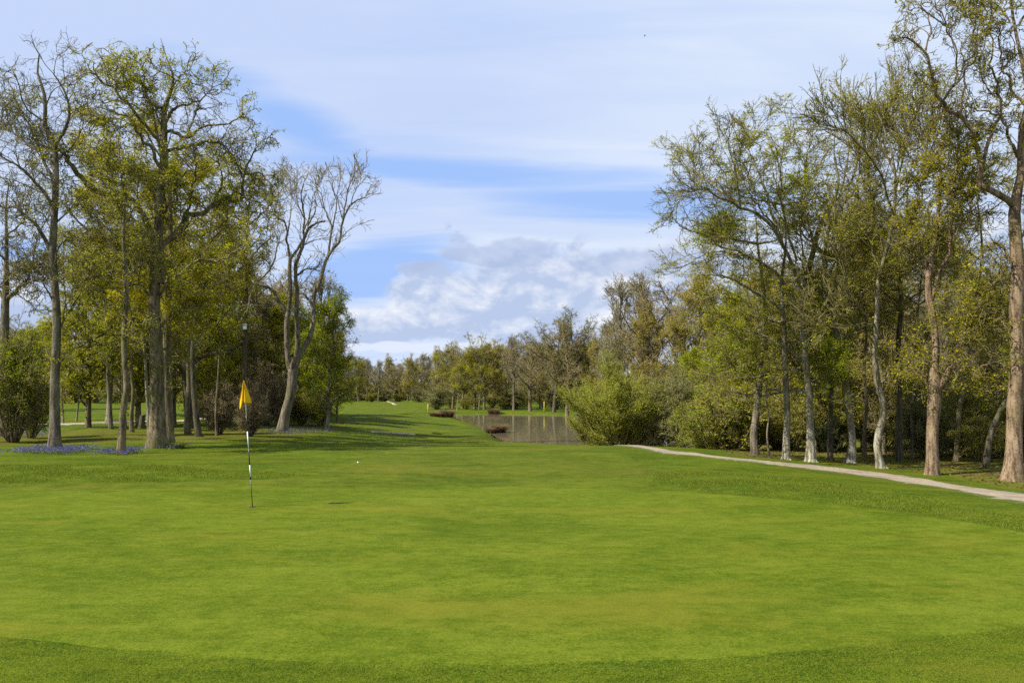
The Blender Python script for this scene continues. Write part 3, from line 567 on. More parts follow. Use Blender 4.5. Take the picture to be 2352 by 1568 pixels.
R7 = [([(2325, 1103), (2329, 1040), (2330, 960), (2334, 880), (2338, 800), (2334, 700), (2338, 610), (2333, 540), (2330, 476), (2345, 400), (2345, 310), (2360, 230), (2350, 150), (2330, 60), (2320, -40), (2340, -140)], (44, 36, 34, 33, 32, 31, 31, 28, 26, 18, 15, 12, 9, 7, 5, 2)),
 ([(2334, 480), (2295, 443), (2262, 414), (2254, 381), (2238, 340), (2230, 303), (2205, 267), (2170, 246), (2144, 201), (2123, 160), (2127, 115), (2100, 75), (2068, 82)], (18, 15, 13, 11, 10, 8, 6, 5, 3)),
 ([(2256, 385), (2275, 328), (2267, 303), (2283, 283), (2303, 230), (2295, 172), (2275, 140), (2270, 80), (2290, 20)], (9, 8, 7, 6, 5, 4, 2)), ([(2160, 244), (2190, 200), (2200, 130), (2170, 60), (2145, 0), (2150, -50)], (6, 4, 3, 1.5)),
 ([(2205, 267), (2215, 170), (2240, 100), (2222, 20), (2240, -40)], (6, 4, 3, 1.5)), ([(2345, 370), (2315, 310), (2292, 262), (2240, 252)], (9, 6, 3)), ([(2352, 240), (2310, 170), (2300, 90), (2270, -10)], (8, 6, 4, 2)), ([(2345, 300), (2400, 220), (2430, 100)], (10, 6, 3)),
 ([(2127, 115), (2140, 60), (2120, 10), (2130, -30)], (4, 3, 1.5)), ([(2340, 60), (2380, -20), (2400, -100)], (6, 2)), ([(2336, 620), (2290, 560), (2240, 600), (2200, 640)], (8, 4, 2)), ([(2336, 760), (2280, 720), (2230, 690)], (7, 4, 2)), ([(2335, 860), (2290, 830), (2240, 850)], (6, 3, 1.5)),
 ([(2338, 700), (2400, 640), (2460, 600)], (9, 4)), ([(2300, 230), (2260, 190), (2250, 130)], (4, 2)), ([(2144, 201), (2110, 180), (2085, 130)], (3, 1)), ([(2320, 50), (2290, 10), (2240, -20)], (4, 2)), ([(2295, 172), (2330, 120), (2320, 70)], (4, 1.5)), ([(2230, 303), (2190, 330), (2150, 320)], (4, 1.5)), ([(2336, 560), (2380, 480), (2420, 380)], (9, 5)),
 ([(2190, 200), (2230, 150), (2260, 60), (2250, 0)], (4, 2)), ([(2170, 60), (2110, 20), (2090, 30)], (3, 1.5)), ([(2222, 20), (2190, -20), (2160, -60)], (3, 1.5))]
hero('oak_tree', 'great oak at the right edge, a heavy crooked limb reaching left', (2325, 1103), auto(R7, 12, .35),
     [dict(n=260, L=(.6, 1.5), a=(35, 85), g=.38, up=.06, kr=.011, S=9, r=.010, skip=1), dict(n=1400, L=(.28, .7), a=(30, 80), g=.4, up=.04, r=.007, S=6), dict(n=5200, L=(.1, .28), a=(30, 80), g=.4, up=.03, r=.005, S=4, k=3)],
     dict(n=24000, s=.06, m=LF_YEL, clump=.7, ck=1.6, mean=.15, spread=.04, flat=.9), (B_RED, B_TWIG), 45, k=20, gn=.35)
for q, (bx, by, w, top, lab, bk) in enumerate([
    (1735, 1045, 19, [(1731, 1000), (1737, 950), (1742, 910), (1748, 830), (1760, 740), (1752, 650), (1740, 560), (1735, 470)], 'short leaning pale trunk, leftmost of the right row, by the bright round bush', B_GREY),
    (1805, 1055, 18, [(1806, 1010), (1808, 960), (1806, 900), (1803, 830), (1800, 740), (1795, 650), (1805, 560), (1800, 470)], 'slim pale trunk with a mossy foot, second of the right row', B_PALE),
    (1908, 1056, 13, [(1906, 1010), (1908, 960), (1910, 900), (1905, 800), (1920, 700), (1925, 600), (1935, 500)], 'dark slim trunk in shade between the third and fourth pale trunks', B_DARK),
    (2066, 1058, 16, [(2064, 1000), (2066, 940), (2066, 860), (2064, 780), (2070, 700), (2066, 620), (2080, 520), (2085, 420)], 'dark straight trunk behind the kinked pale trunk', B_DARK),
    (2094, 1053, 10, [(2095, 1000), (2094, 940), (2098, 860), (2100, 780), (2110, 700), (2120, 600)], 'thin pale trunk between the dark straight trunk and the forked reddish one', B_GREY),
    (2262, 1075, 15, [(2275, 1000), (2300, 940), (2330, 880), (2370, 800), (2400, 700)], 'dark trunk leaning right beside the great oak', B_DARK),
    (1768, 1052, 5, [(1762, 1000), (1765, 960), (1760, 900), (1770, 830)], 'very thin pale sapling behind the short leaning trunk', B_GREY),
    (2195, 1060, 12, [(2200, 1000), (2205, 930), (2225, 850), (2230, 750), (2255, 600), (2250, 500), (2240, 430)], 'slim brown trunk in the shade right of the forked one', B_OAK),
    (1985, 1050, 10, [(1986, 990), (1990, 930), (1985, 850), (1990, 760), (1980, 660), (1990, 560)], 'thin brown trunk between the leaning and the kinked pale trunks', B_OAK)]):
    st = [([(bx, by)] + top, (w * 1.1, w * .9, w * .8, w * .65, w * .4, 2))]
    rr = np.random.default_rng(160 + q); n = len(top)
    for z in range(9):
        i = int(rr.integers(n // 2 - 1 - (q < 2), n)); x0, y0 = top[i]; s = rr.choice([-1, 1]); L = rr.uniform(50, 120)
        up_ = .25 if q < 2 else 1
        st.append(([(x0, y0), (x0 + s * L * .45, y0 - L * .3 * up_), (x0 + s * L * .8, y0 - L * .6 * up_), (x0 + s * L, y0 - L * .9 * up_)], (w * .35, 1.5)))
    hero(['hornbeam_tree', 'hornbeam_tree', 'hornbeam_tree', 'hornbeam_tree', 'hornbeam_tree', 'leaning_tree', 'sapling_tree', 'hornbeam_tree', 'hornbeam_tree'][q], lab, (bx, by), auto(st, 170 + q), HBn(.32 if q != 6 else .08),
         dict(n=[50000, 50000, 20000, 16000, 14000, 14000, 4000, 16000, 16000][q], s=.062, m=[LF_LIME, LF_LIME, LF_OLIVE, LF_OLIVE, LF_OLIVE, LF_OLIVE, LF_LIME, LF_YEL, LF_BRONZE][q], clump=.6, mean=.45, spread=.06, flat=1.3), (bk, B_TWIG), 180 + q, gn=.2)

# ------------------------------------------------------------------ procedural kinds for the woods
def skel(kind, H, seed):
    rg = np.random.default_rng(seed); lim = []
    if kind == 'shrub':
        n = 26
        for i in range(n):
            az = i * 2.4 + rg.normal(0, .3); tilt = rg.uniform(.05, .75)
            L = H * rg.uniform(.75, 1.05) / (1 + .25 * tilt)
            t = np.linspace(0, 1, 5)
            r_ = L * (np.sin(tilt) * t * (1 - .15 * t)); z = L * np.cos(tilt) * t * (1 + .05 * t)
            p = np.stack([np.cos(az) * (r_ + .04 * H), np.sin(az) * (r_ + .04 * H), z], -1) + rg.normal(0, .012 * H, (5, 3)) * t[:, None]
            p[0, 2] = -.1
            lim.append((p, (.010 * H, .003 * H)))
        return lim
    r0 = {'oak': .022, 'ash': .017, 'pole': .012, 'dense': .014}[kind] * H
    t = np.linspace(0, 1, 7); lean = rg.normal(0, .03, 2)
    tr = np.stack([lean[0] * H * t, lean[1] * H * t, H * (.82 if kind == 'oak' else .95) * t], -1) + rg.normal(0, .012 * H, (7, 3)) * t[:, None] * [1, 1, 0]
    tr[0, 2] = -.15
    lim.append((tr, (r0, r0 * .82, r0 * .7, r0 * .5, r0 * .3, .03)))
    n, h0, sp, el = {'oak': (17, .28, .42, .45), 'ash': (16, .32, .30, .95), 'pole': (13, .38, .20, .6), 'dense': (22, .10, .27, .55)}[kind]
    TT = resample(tr, 60)
    for i in range(n):
        h = h0 + (.93 - h0) * ((i + rg.random()) / n)
        b = TT[int(h * 59)]
        prof = math.sqrt(max(.08, 1 - ((h - .55) / .58) ** 2)) if kind != 'ash' else (1.15 - h * .8)
        L = sp * H * prof * rg.uniform(.75, 1.2); az = i * 2.4 + rg.normal(0, .35); e = el + (h - h0) * .9 + rg.normal(0, .12)
        s = np.linspace(0, 1, 5); rr = L * np.cos(e) * s; zz = L * np.sin(e) * s + (.12 * L * s * s if kind != 'oak' else .06 * L * np.sin(s * 5 + i))
        p = b + np.stack([np.cos(az + .25 * s) * rr, np.sin(az + .25 * s) * rr, zz], -1) + rg.normal(0, .03 * L, (5, 3)) * s[:, None]
        q = r0 * (.62 - .36 * h)
        lim.append((p, (q, q * .6, q * .25)))
    return lim
KIND = {}
def variant(key, kind, H, seed, lvn, r, leaf, barks, gn, up, a=(30, 75), Ls=(.14, .075, .04), flat=1):
    lim = skel(kind, H, seed); sh = kind == 'shrub'
    lv = [dict(n=lvn[0], L=(Ls[0] * H * .5, Ls[0] * H * 1.2), a=a, g=gn, up=up, kr=.012, S=6, r=r * 1.5, skip=0 if sh else 1, k=3, t=.12, flat=flat),
          dict(n=lvn[1], L=(Ls[1] * H * .5, Ls[1] * H * 1.2), a=a, g=gn, up=up * .7, r=r * 1.1, S=5, k=3, flat=flat),
          dict(n=lvn[2], L=(Ls[2] * H * .5, Ls[2] * H * 1.2), a=a, g=gn, up=up * .5, r=r, S=3, k=3, flat=flat)]
    KIND[key] = build_tree(key, lim, lv, leaf, barks, seed, 6 if sh else 9, gn * .8, len(lim) if sh else 1, 0 if sh else .7)
variant('bare_oak', 'oak', 12, 201, (170, 1105, 3744), 0.0125, dict(n=3800, s=.11, m=LF_BRONZE, clump=.5, mean=.4, spread=.1), (B_OAK, B_RTWIG), .36, .05)
variant('bare_oak2', 'oak', 12, 202, (170, 1105, 3744), 0.0125, dict(n=5000, s=.11, m=LF_OLIVE, clump=.7, mean=.3, spread=.1), (B_DARK, B_TWIG), .34, .05)
variant('bare_ash', 'ash', 13, 203, (150, 850, 3240), 0.0117, dict(n=1500, s=.12, m=LF_OLIVE, mean=.3, spread=.1), (B_GREY, B_GTWIG), .14, .18, (18, 50))
variant('olive_tree', 'dense', 12, 204, (200, 1020, 2880), 0.0117, dict(n=43500, s=.135, m=LF_OLIVE, clump=.7, ck=.8, mean=.45, spread=.14), (B_OAK, B_TWIG), .24, .06)
variant('olive_tree2', 'pole', 12, 205, (150, 765, 2304), 0.0117, dict(n=27550, s=.13, m=LF_OLIVE, clump=.7, ck=.9, mean=.6, spread=.14), (B_PALE, B_TWIG), .22, .08)
variant('bronze_tree', 'dense', 12, 206, (200, 1105, 3024), 0.0125, dict(n=29000, s=.13, m=LF_BRONZE, clump=.7, ck=.8, mean=.45, spread=.14), (B_OAK, B_RTWIG), .28, .05)
variant('lime_tree', 'dense', 12, 207, (180, 935, 2520), 0.0109, dict(n=49300, s=.13, m=LF_LIME, clump=.7, ck=.8, mean=.45, spread=.15, flat=1.2), (B_PALE, B_TWIG), .2, .05, flat=.7)
variant('yellow_tree', 'oak', 12, 208, (180, 1020, 2736), 0.0117, dict(n=34800, s=.13, m=LF_YEL, clump=.8, ck=.8, mean=.15, spread=.13), (B_OAK, B_TWIG), .3, .05)
variant('willow_bush', 'shrub', 4, 209, (360, 2600, 11000), .006, dict(n=80000, s=.044, m=LF_BUSH, mean=.6, spread=.08), (B_TWIG, B_WTWIG), .10, .14, (12, 38), (.3, .17, .09))
variant('grey_bush', 'shrub', 4, 210, (340, 2400, 10000), .0065, dict(n=42000, s=.042, m=LF_GREY, mean=.4, spread=.07), (B_TWIG, B_CTWIG), .2, .08, (18, 55), (.3, .17, .09))
variant('bright_bush', 'shrub', 3.2, 211, (300, 1700, 5200), .006, dict(n=100000, s=.055, m=LF_GREEN, clump=.4, mean=.95, spread=.05), (B_TWIG, B_TWIG), .2, .08, (18, 55), (.3, .17, .09))
variant('leafy_bush', 'shrub', 4, 212, (260, 1500, 4500), .008, dict(n=36000, s=.07, m=LF_LIME, clump=.9, mean=.3, spread=.07), (B_OAK, B_TWIG), .22, .08, (20, 60), (.28, .16, .09))
variant('dark_bush', 'shrub', 3, 213, (300, 2000, 7000), .008, dict(n=2500, s=.06, m=LF_BRONZE, mean=.1, spread=.05), (B_DARK, B_BTWIG), .3, .08, (20, 60), (.3, .17, .09))
variant('hazel_bush', 'shrub', 4.5, 214, (200, 1200, 4200), .009, dict(n=13000, s=.085, m=LF_OLIVE, clump=.7, mean=.5, spread=.08), (B_TWIG, B_TWIG), .2, .1, (20, 55), (.28, .16, .09))
variant('holly_bush', 'shrub', 3.2, 215, (220, 1200, 2600), .009, dict(n=26000, s=.07, m=LF_DARK, clump=.5, mean=.3, spread=.06), (B_DARK, B_DARK), .2, .1, (20, 55), (.26, .15, .08))
BASEH = dict(willow_bush=4, grey_bush=4, bright_bush=3.2, leafy_bush=4, dark_bush=3, hazel_bush=4.5, holly_bush=3.2, bare_ash=13)
NAMES = dict(bare_oak='oak_tree', bare_oak2='oak_tree', bare_ash='ash_tree', olive_tree='hornbeam_tree', olive_tree2='hornbeam_tree', bronze_tree='oak_tree', lime_tree='hornbeam_tree', yellow_tree='maple_tree',
             willow_bush='willow_bush', grey_bush='willow_bush', bright_bush='bush', leafy_bush='bush', dark_bush='bush', hazel_bush='hazel_bush', holly_bush='holly_bush')
PROTO = {}
rs = np.random.default_rng(99)
def put(key, x, y, H, label, group=None, wide=1.0, rz=None):
    z = float(hgt(x, y)); s = H / BASEH.get(key, 12)
    cat = 'bush' if 'bush' in key else 'tree'
    if key not in PROTO:
        e = PROTO[key] = place_parts(NAMES[key], KIND[key], (x, y, z), label, cat, group)
    else:
        e = copy_tree(PROTO[key]); e.name = NAMES[key]
        for k in ('group',):
            if k in e: del e[k]
        tag(e, label, cat, group)
    e.location = (x, y, z); e.scale = (s * wide, s * wide, s); e.rotation_euler = (0, 0, rs.uniform(0, 6.28) if rz is None else rz)
    return e
def putpx(key, px, top, d, label, group=None, wide=1.0, rz=None):
    """stands at distance d in the column px, its top reaching picture height top"""
    p = at(px, 900, d); z = float(hgt(p[0], d)); t = at(px, top, d)[2]
    return put(key, float(p[0]), d, max(1.0, t - z), label, group, wide, rz)
# bushes between pond and path
putpx('willow_bush', 1425, 860, 41, 'rounded yellow-green willow bush standing at the right shore of the pond', wide=1.15)
putpx('willow_bush', 1385, 940, 43, 'low willow bush at the waterline, left foot of the rounded yellow-green one', wide=1.2)
putpx('grey_bush', 1548, 880, 41, 'grey-green twiggy bush between the willow and the bright round bush', wide=1.15)
putpx('grey_bush', 1470, 930, 45, 'smaller grey-green bush close behind the willow bush', wide=1.1)
putpx('bright_bush', 1640, 925, 34, 'bright green round bush just behind the gravel path', wide=1.35)
putpx('grey_bush', 1705, 970, 36, 'low twiggy bush at the foot of the short leaning trunk', wide=1.1)
putpx('leafy_bush', 35, 775, 31.5, 'tall leafy green bush at the left edge with dark stems', wide=.85)
putpx('leafy_bush', 75, 850, 34, 'smaller green bush leaning out of the tall one at the left edge', wide=.8)
putpx('dark_bush', 577, 890, 36, 'dark leafless bush behind the flagstick', wide=.8)
putpx('dark_bush', 608, 850, 47, 'brown leafless bush between the flag and the bare grey tree', wide=1.1)
putpx('dark_bush', 505, 890, 38, 'thin brown twiggy bush left of the flag', wide=.9)
putpx('lime_tree', 752, 690, 46, 'bright lime-green young tree at the right end of the left wood', wide=1.05)
putpx('lime_tree', 708, 760, 52, 'bushy lime-green tree close behind the bare grey tree', wide=1.1)
putpx('olive_tree', 775, 790, 56, 'small green tree overhanging the edge of the fairway', wide=1.1)
putpx('hazel_bush', 738, 900, 48, 'low green bush at the foot of the lime-green tree', wide=1.2)
putpx('hazel_bush', 692, 900, 49, 'low olive bush behind the foot of the bare grey tree', wide=1.2)
putpx('holly_bush', 1906, 965, 33, 'dark evergreen bush in shade behind the pale trunks of the right row')
putpx('holly_bush', 2285, 985, 29, 'dark bush in shade left of the great oak')
putpx('holly_bush', 2225, 1000, 30, 'low dark bush in the shade behind the forked trunk')
# left wood: behind the hero trees and beyond the meadow
GL, GM, GF, GR, GR2 = 'trees behind the left group', 'trees beyond the left meadow', 'far treeline beyond the fairway', 'trees filling the right wood', 'undergrowth in the right wood'
for px, top, d, k in [(-60, 780, 90, 'olive_tree'), (148, 760, 52, 'olive_tree2'), (178, 800, 55, 'olive_tree2'), (205, 560, 46, 'olive_tree'), (100, 760, 120, 'olive_tree'), (20, 740, 110, 'bare_oak2'), (250, 520, 52, 'olive_tree2'), (320, 560, 47, 'olive_tree'), (400, 540, 50, 'bronze_tree'), (440, 470, 44, 'bare_oak2'), (480, 600, 58, 'bronze_tree'),
                      (515, 560, 54, 'olive_tree'), (545, 640, 62, 'bronze_tree'), (590, 620, 58, 'bare_oak'), (600, 690, 62, 'bronze_tree'), (640, 700, 58, 'olive_tree'), (660, 660, 66, 'bronze_tree'), (700, 720, 56, 'lime_tree'),
                      (735, 640, 60, 'bare_ash'), (455, 640, 66, 'bronze_tree'), (370, 640, 64, 'olive_tree'), (285, 650, 68, 'bronze_tree'), (575, 760, 52, 'bronze_tree'), (630, 770, 54, 'yellow_tree'), (760, 760, 74, 'olive_tree'), (480, 720, 47, 'olive_tree')]:
    putpx(k, px, top, d, {'olive_tree': 'olive-leaved tree in the mass behind the big oak', 'olive_tree2': 'slim olive-leaved tree in the mass behind the big oak', 'bronze_tree': 'bronze-leaved tree in the mass behind the flag', 'bare_oak': 'brown twiggy tree behind the flag and the leaning pair',
          'bare_oak2': 'dark twiggy tree behind the flag and the leaning pair', 'lime_tree': 'lime-green tree behind the bare grey tree', 'yellow_tree': 'golden-leaved tree behind the bare grey tree', 'bare_ash': 'leafless slim tree behind the bare grey tree'}[k], GL + ', ' + k.replace('_', ' ').rstrip('2'), 1.1)
for i in range(8):
    px = 455 + i * 36 + rs.uniform(-12, 12); d = rs.uniform(54, 76)
    putpx('hazel_bush', px, rs.uniform(850, 885), d, 'olive undergrowth bush among the trees behind the left group', 'undergrowth behind the left group', 1.3)
for i in range(34):
    px = -160 + i * 25 + rs.uniform(-10, 10); d = rs.uniform(174, 215)
    k = ['olive_tree', 'bronze_tree', 'olive_tree', 'bare_oak2', 'olive_tree2', 'lime_tree', 'olive_tree', 'bare_oak'][int(rs.integers(0, 8))]
    putpx(k, px, rs.uniform(735, 790), d, 'tree in the unbroken wood beyond the sunny meadow on the left, ' + {'olive_tree': 'olive-leaved', 'olive_tree2': 'slim and olive', 'bronze_tree': 'bronze-leaved', 'bare_oak': 'brown and leafless', 'bare_oak2': 'dark and twiggy', 'lime_tree': 'fresh green'}[k], GM + ', ' + k.replace('_', ' ').rstrip('2'), 1.25)
for i in range(22):
    px = -150 + i * 36 + rs.uniform(-10, 10)
    putpx('hazel_bush', px, rs.uniform(868, 890), rs.uniform(162, 172), 'bush along the far edge of the sunny meadow', 'bushes at the meadow edge', 1.6)
# far treeline
for i in range(46):
    px = 700 + i * 14.5 + rs.uniform(-6, 6); d = rs.uniform(175, 225)
    top = np.interp(px, [700, 800, 880, 930, 985, 1020, 1100, 1400], [812, 822, 826, 832, 818, 806, 800, 790]) + rs.uniform(-8, 10)
    k = ['bare_ash', 'bare_oak', 'bare_oak', 'bare_oak2', 'bare_ash', 'bronze_tree', 'olive_tree2'][int(rs.integers(0, 7))]
    if 870 < px < 905: k = 'yellow_tree' if rs.random() < .6 else 'bronze_tree'
    putpx(k, px, top, d, 'tree in the far line closing off the fairway, ' + {'bare_ash': 'grey and leafless', 'bare_oak': 'brown and twiggy', 'bare_oak2': 'dark and twiggy', 'bronze_tree': 'bronze-leaved', 'olive_tree2': 'slim and olive', 'yellow_tree': 'golden'}[k], GF + ', ' + k.replace('_', ' ').rstrip('2'), 1.05)
for i in range(18):
    putpx('grey_bush' if i % 2 else 'hazel_bush', 705 + i * 36 + rs.uniform(-8, 8), rs.uniform(895, 904), rs.uniform(180, 200), 'low scrub bush at the foot of the far treeline', 'scrub under the far treeline', 2.0)
for i in range(44):
    px = 690 + i * 19 + rs.uniform(-8, 8)
    k = ['bronze_tree', 'bare_oak', 'bare_oak', 'olive_tree', 'bare_ash'][int(rs.integers(0, 5))]
    putpx(k, px, rs.uniform(822, 846), rs.uniform(235, 290), 'tree in the second rank of the far line, ' + {'bare_ash': 'grey and leafless', 'bare_oak': 'brown and twiggy', 'bronze_tree': 'bronze-leaved', 'olive_tree': 'olive-leaved'}[k], 'second rank of the far treeline, ' + k.replace('_', ' '), 1.4)
for i in range(40):
    putpx('hazel_bush' if i % 3 else 'grey_bush', 690 + i * 20 + rs.uniform(-8, 8), rs.uniform(868, 888), rs.uniform(222, 232), 'scrub bush between the two ranks of the far treeline', 'scrub between the far tree ranks', 1.9)
# middle group beyond the pond
for px, top, d, k, lab in [
    (1040, 805, 128, 'yellow_tree', 'first golden-green tree left of the pond group'), (1062, 800, 126, 'yellow_tree', 'second golden-green tree left of the pond group'), (1090, 783, 124, 'yellow_tree', 'tallest golden-green tree of the clump left of the pond'),
    (1112, 788, 122, 'yellow_tree', 'golden-green tree at the right side of the clump left of the pond'), (1050, 830, 118, 'olive_tree2', 'slim olive tree at the front of the golden-green clump'), (1100, 835, 118, 'olive_tree2', 'slim olive tree at the front right of the golden-green clump'),
    (1148, 800, 122, 'bronze_tree', 'bronze tree between the golden clump and the dark-limbed oaks'), (1180, 775, 118, 'bare_ash', 'grey leafless tree with slim stems by the far shore'), (1170, 800, 130, 'bare_oak', 'brown oak behind the slim grey stems by the far shore'),
    (1217, 768, 112, 'bare_oak', 'round brown oak standing on the far shore of the pond'), (1272, 740, 108, 'bare_oak2', 'tall dark-twigged oak behind the yellow post'), (1302, 738, 104, 'bare_oak', 'tall brown oak with pale trunk right of the yellow post'),
    (1328, 732, 106, 'bare_oak2', 'dark-trunked oak, rightmost of the three tall ones on the far shore'), (1240, 800, 125, 'bronze_tree', 'bronze tree seen between the shore oaks'), (1290, 810, 128, 'olive_tree', 'olive tree seen behind the shore oaks'),
    (1355, 800, 112, 'olive_tree', 'olive tree right of the three tall shore oaks'), (1380, 790, 96, 'bronze_tree', 'bronze tree right of the shore oaks, above the willow bush'), (1350, 850, 118, 'lime_tree', 'small green tree under the shore oaks'),
    (1430, 650, 84, 'bare_ash', 'tall leafless ash above the willow bush'), (1400, 745, 92, 'bare_ash', 'lower leafless ash left of the tall one above the willow bush'), (1480, 648, 86, 'bare_ash', 'leafless ash just right of the tall one above the willow bush'),
    (1522, 640, 78, 'bare_oak', 'tall brown oak above the grey bush'), (1490, 730, 74, 'bronze_tree', 'orange-bronze tree above the willow bush'), (1560, 632, 76, 'bare_oak', 'tallest brown oak left of the hornbeams'), (1545, 740, 68, 'bronze_tree', 'orange-bronze tree above the grey bush'),
    (1450, 790, 80, 'bare_oak2', 'dark oak low behind the willow bush'), (1600, 650, 70, 'bronze_tree', 'bronze tree at the left edge of the right wood')]:
    putpx(k, px, top, d, lab, None, 1.05)
for i in range(14):
    px = 1005 + i * 30 + rs.uniform(-8, 8)
    putpx(['grey_bush', 'hazel_bush', 'hazel_bush'][i % 3], px, rs.uniform(892, 910), rs.uniform(120, 140), 'scrub bush under the trees beyond the pond', 'scrub beyond the pond', 1.6)
# right wood
for i in range(50):
    px = 1590 + (i % 25) * 36 + rs.uniform(-12, 12); d = rs.uniform(32, 42) if i < 25 else rs.uniform(44, 72)
    if px < 1860 and i < 25: d = rs.uniform(43, 50)
    lim = np.interp(px, [1590, 1700, 1850, 2000, 2150, 2500], [700, 640, 580, 540, 560, 620])
    top = lim + rs.uniform(0, 200)
    k = ['olive_tree', 'olive_tree2', 'olive_tree', 'bronze_tree', 'olive_tree2', 'lime_tree', 'bare_ash', 'bare_oak'][int(rs.integers(0, 8))]
    if px > 2180 and rs.random() < .45: k = 'yellow_tree'
    putpx(k, px, top, d, 'tree standing back in the shaded right wood, ' + {'olive_tree': 'olive-leaved', 'olive_tree2': 'slim and olive', 'bronze_tree': 'bronze-leaved', 'bare_oak': 'brown and twiggy', 'bare_ash': 'grey and leafless', 'lime_tree': 'fresh green', 'yellow_tree': 'golden'}[k], GR + ', ' + k.replace('_', ' ').rstrip('2'), 1.0)
for i in range(48):
    px = 1640 + (i % 24) * 36 + rs.uniform(-12, 12); d = rs.uniform(33, 38) if i < 24 else rs.uniform(40, 56)
    if px > 2100 and i < 24: d = rs.uniform(27, 32)
    k = ['hazel_bush', 'hazel_bush', 'hazel_bush', 'grey_bush', 'hazel_bush', 'hazel_bush'][int(rs.integers(0, 6))]
    if i < 24 and i % 3 == 0: continue
    putpx(k, px, rs.uniform(860, 975), d, {'hazel_bush': 'olive hazel bush', 'grey_bush': 'grey twiggy bush', 'holly_bush': 'dark evergreen bush'}[k] + ' filling the floor of the right wood', GR2 + ', ' + k.replace('_', ' '), 1.25)
# ------------------------------------------------------------------ flagstick
def lathe(name, prof, m, k=12, parent=None, loc=None):
    V = []; 
    for r, z in prof:
        for i in range(k): V.append((r * math.cos(i * 2 * math.pi / k), r * math.sin(i * 2 * math.pi / k), z))
    return add(name, raw_mesh(name, np.array(V), [grid_faces(len(prof), k, True)], m), parent, loc)
fb = ground(580, 1165); fb[2] += .014
D = fb[1]
top = at(560.5, 880, D - .1); e = empty('flagstick', fb); tag(e, 'black and white striped flagstick with a limp yellow flag, standing in the hole', 'flagstick')
ax = Vector(top - fb); Lp = ax.length; rot = ax.to_track_quat('Z', 'Y')
def yfrac(y): return (1165 - y) / (1165 - 880)
segs = [(1165, 1098, M_DGREEN, .007), (1096, 1069, M_WHITE, .0085), (1069, 1031, M_BLACK, .0085), (1031, 991.5, M_WHITE, .009), (991.5, 953.5, M_BLACK, .009), (953.5, 882, M_WHITE, .0085)]
for a, b, m, r in segs:
    z0, z1 = yfrac(a) * Lp - (.08 if a == 1165 else 0), yfrac(b) * Lp
    o = lathe('pole_section', [(0, z0), (r, z0), (r, z1), (0, z1)], m, 12, e); o.rotation_mode = 'QUATERNION'; o.rotation_quaternion = rot
z = yfrac(1098) * Lp
o = lathe('joint', [(.007, z - .03), (.014, z - .025), (.010, z - .01), (.016, z), (.014, z + .018), (.007, z + .022)], M_BLACK, 12, e); o.rotation_mode = 'QUATERNION'; o.rotation_quaternion = rot
# flag: cloth hung from the top of the pole, folded round it
NU, NV = 30, 34
m, nt = mat('yellow_flag_cloth'); N = NT(nt)
oc = N.n('ShaderNodeTexCoord').outputs['Object']
c = N.mix(N.noise(N.mapping(oc, (40, 40, 8)), 1.0, 3), (.68, .42, .018), (.82, .54, .030))
d_ = N.n('ShaderNodeBsdfDiffuse', {'Color': c}); t_ = N.n('ShaderNodeBsdfTranslucent', {'Color': c}); mx = N.n('ShaderNodeMixShader', {0: .25})
nt.links.new(d_.outputs[0], mx.inputs[1]); nt.links.new(t_.outputs[0], mx.inputs[2]); nt.links.new(mx.outputs[0], N.n('ShaderNodeOutputMaterial').inputs[0])
pt = at(560.3, 874, D - .1) - fb; P = np.zeros((NV, NU, 3)); px_m = D / F
for j in range(NV):
    v = j / (NV - 1)
    for i in range(NU):
        u = i / (NU - 1) * 2 - 1
        w = np.interp(v, [0, .12, .3, .6, .85, 1], [.5, 2.2, 4.5, 9.0, 13.0, 14.0])
        c0 = np.interp(v, [0, 1], [0, 2.5])
        bottom = 64 if u < -.5 else 64 - (u + .5) * 30 + (8 * max(0, u - .2))
        yy = v * np.interp(u, [-1, -.55, 0, .35, 1], [54, 66, 46, 50, 52])
        x = (c0 + u * w) * px_m
        dep = -.018 - .05 * v * math.cos(u * 2.6) + .035 * v * math.sin(u * 7 + v * 2) + .012 * math.sin(u * 13 + 1)
        P[j, i] = pt + np.array([x, dep, -yy * px_m])
fm_ = raw_mesh('flag', P.reshape(-1, 3), [grid_faces(NV, NU)], m)
fo = add('flag', fm_, e)
sd = fo.modifiers.new('solid', 'SOLIDIFY'); sd.thickness = .0015
a = np.linspace(0, 2 * np.pi, 25)[:-1]
hc = lathe('hole', [(0, .003), (.054, .003), (.056, .0), (.054, -.02)], M_CUP, 24, None, fb - np.array([0, 0, .001])); tag(hc, 'dark golf hole at the foot of the flagstick', 'hole')
# small things
def ball(name, px, py, r, m, label, cat):
    p = ground(px, py); k = 14; prof = [(r * math.sin(t), r - r * math.cos(t)) for t in np.linspace(0, math.pi, 10)]
    tag(lathe(name, prof, m, k, None, p + np.array([0, 0, .008])), label, cat)
ball('golf_ball', 822, 1064, .0215, M_WHITE, 'white golf ball lying on the fairway beyond the green', 'ball')
for px, py, H, lab in [(983, 948, 1.15, 'yellow marker post at the left tip of the pond'), (1250, 948, 1.5, 'tall yellow marker post on the far shore of the pond')]:
    p = ground(px, py)
    e = empty('marker_post', p); tag(e, lab, 'post')
    lathe('post', [(0, -.2), (.065, -.2), (.065, H), (.05, H + .05), (0, H + .05)], M_YPOST, 10, e)
    lathe('base_collar', [(.07, -.05), (.09, -.02), (.09, .05), (.06, .07)], M_DGREEN, 10, e)
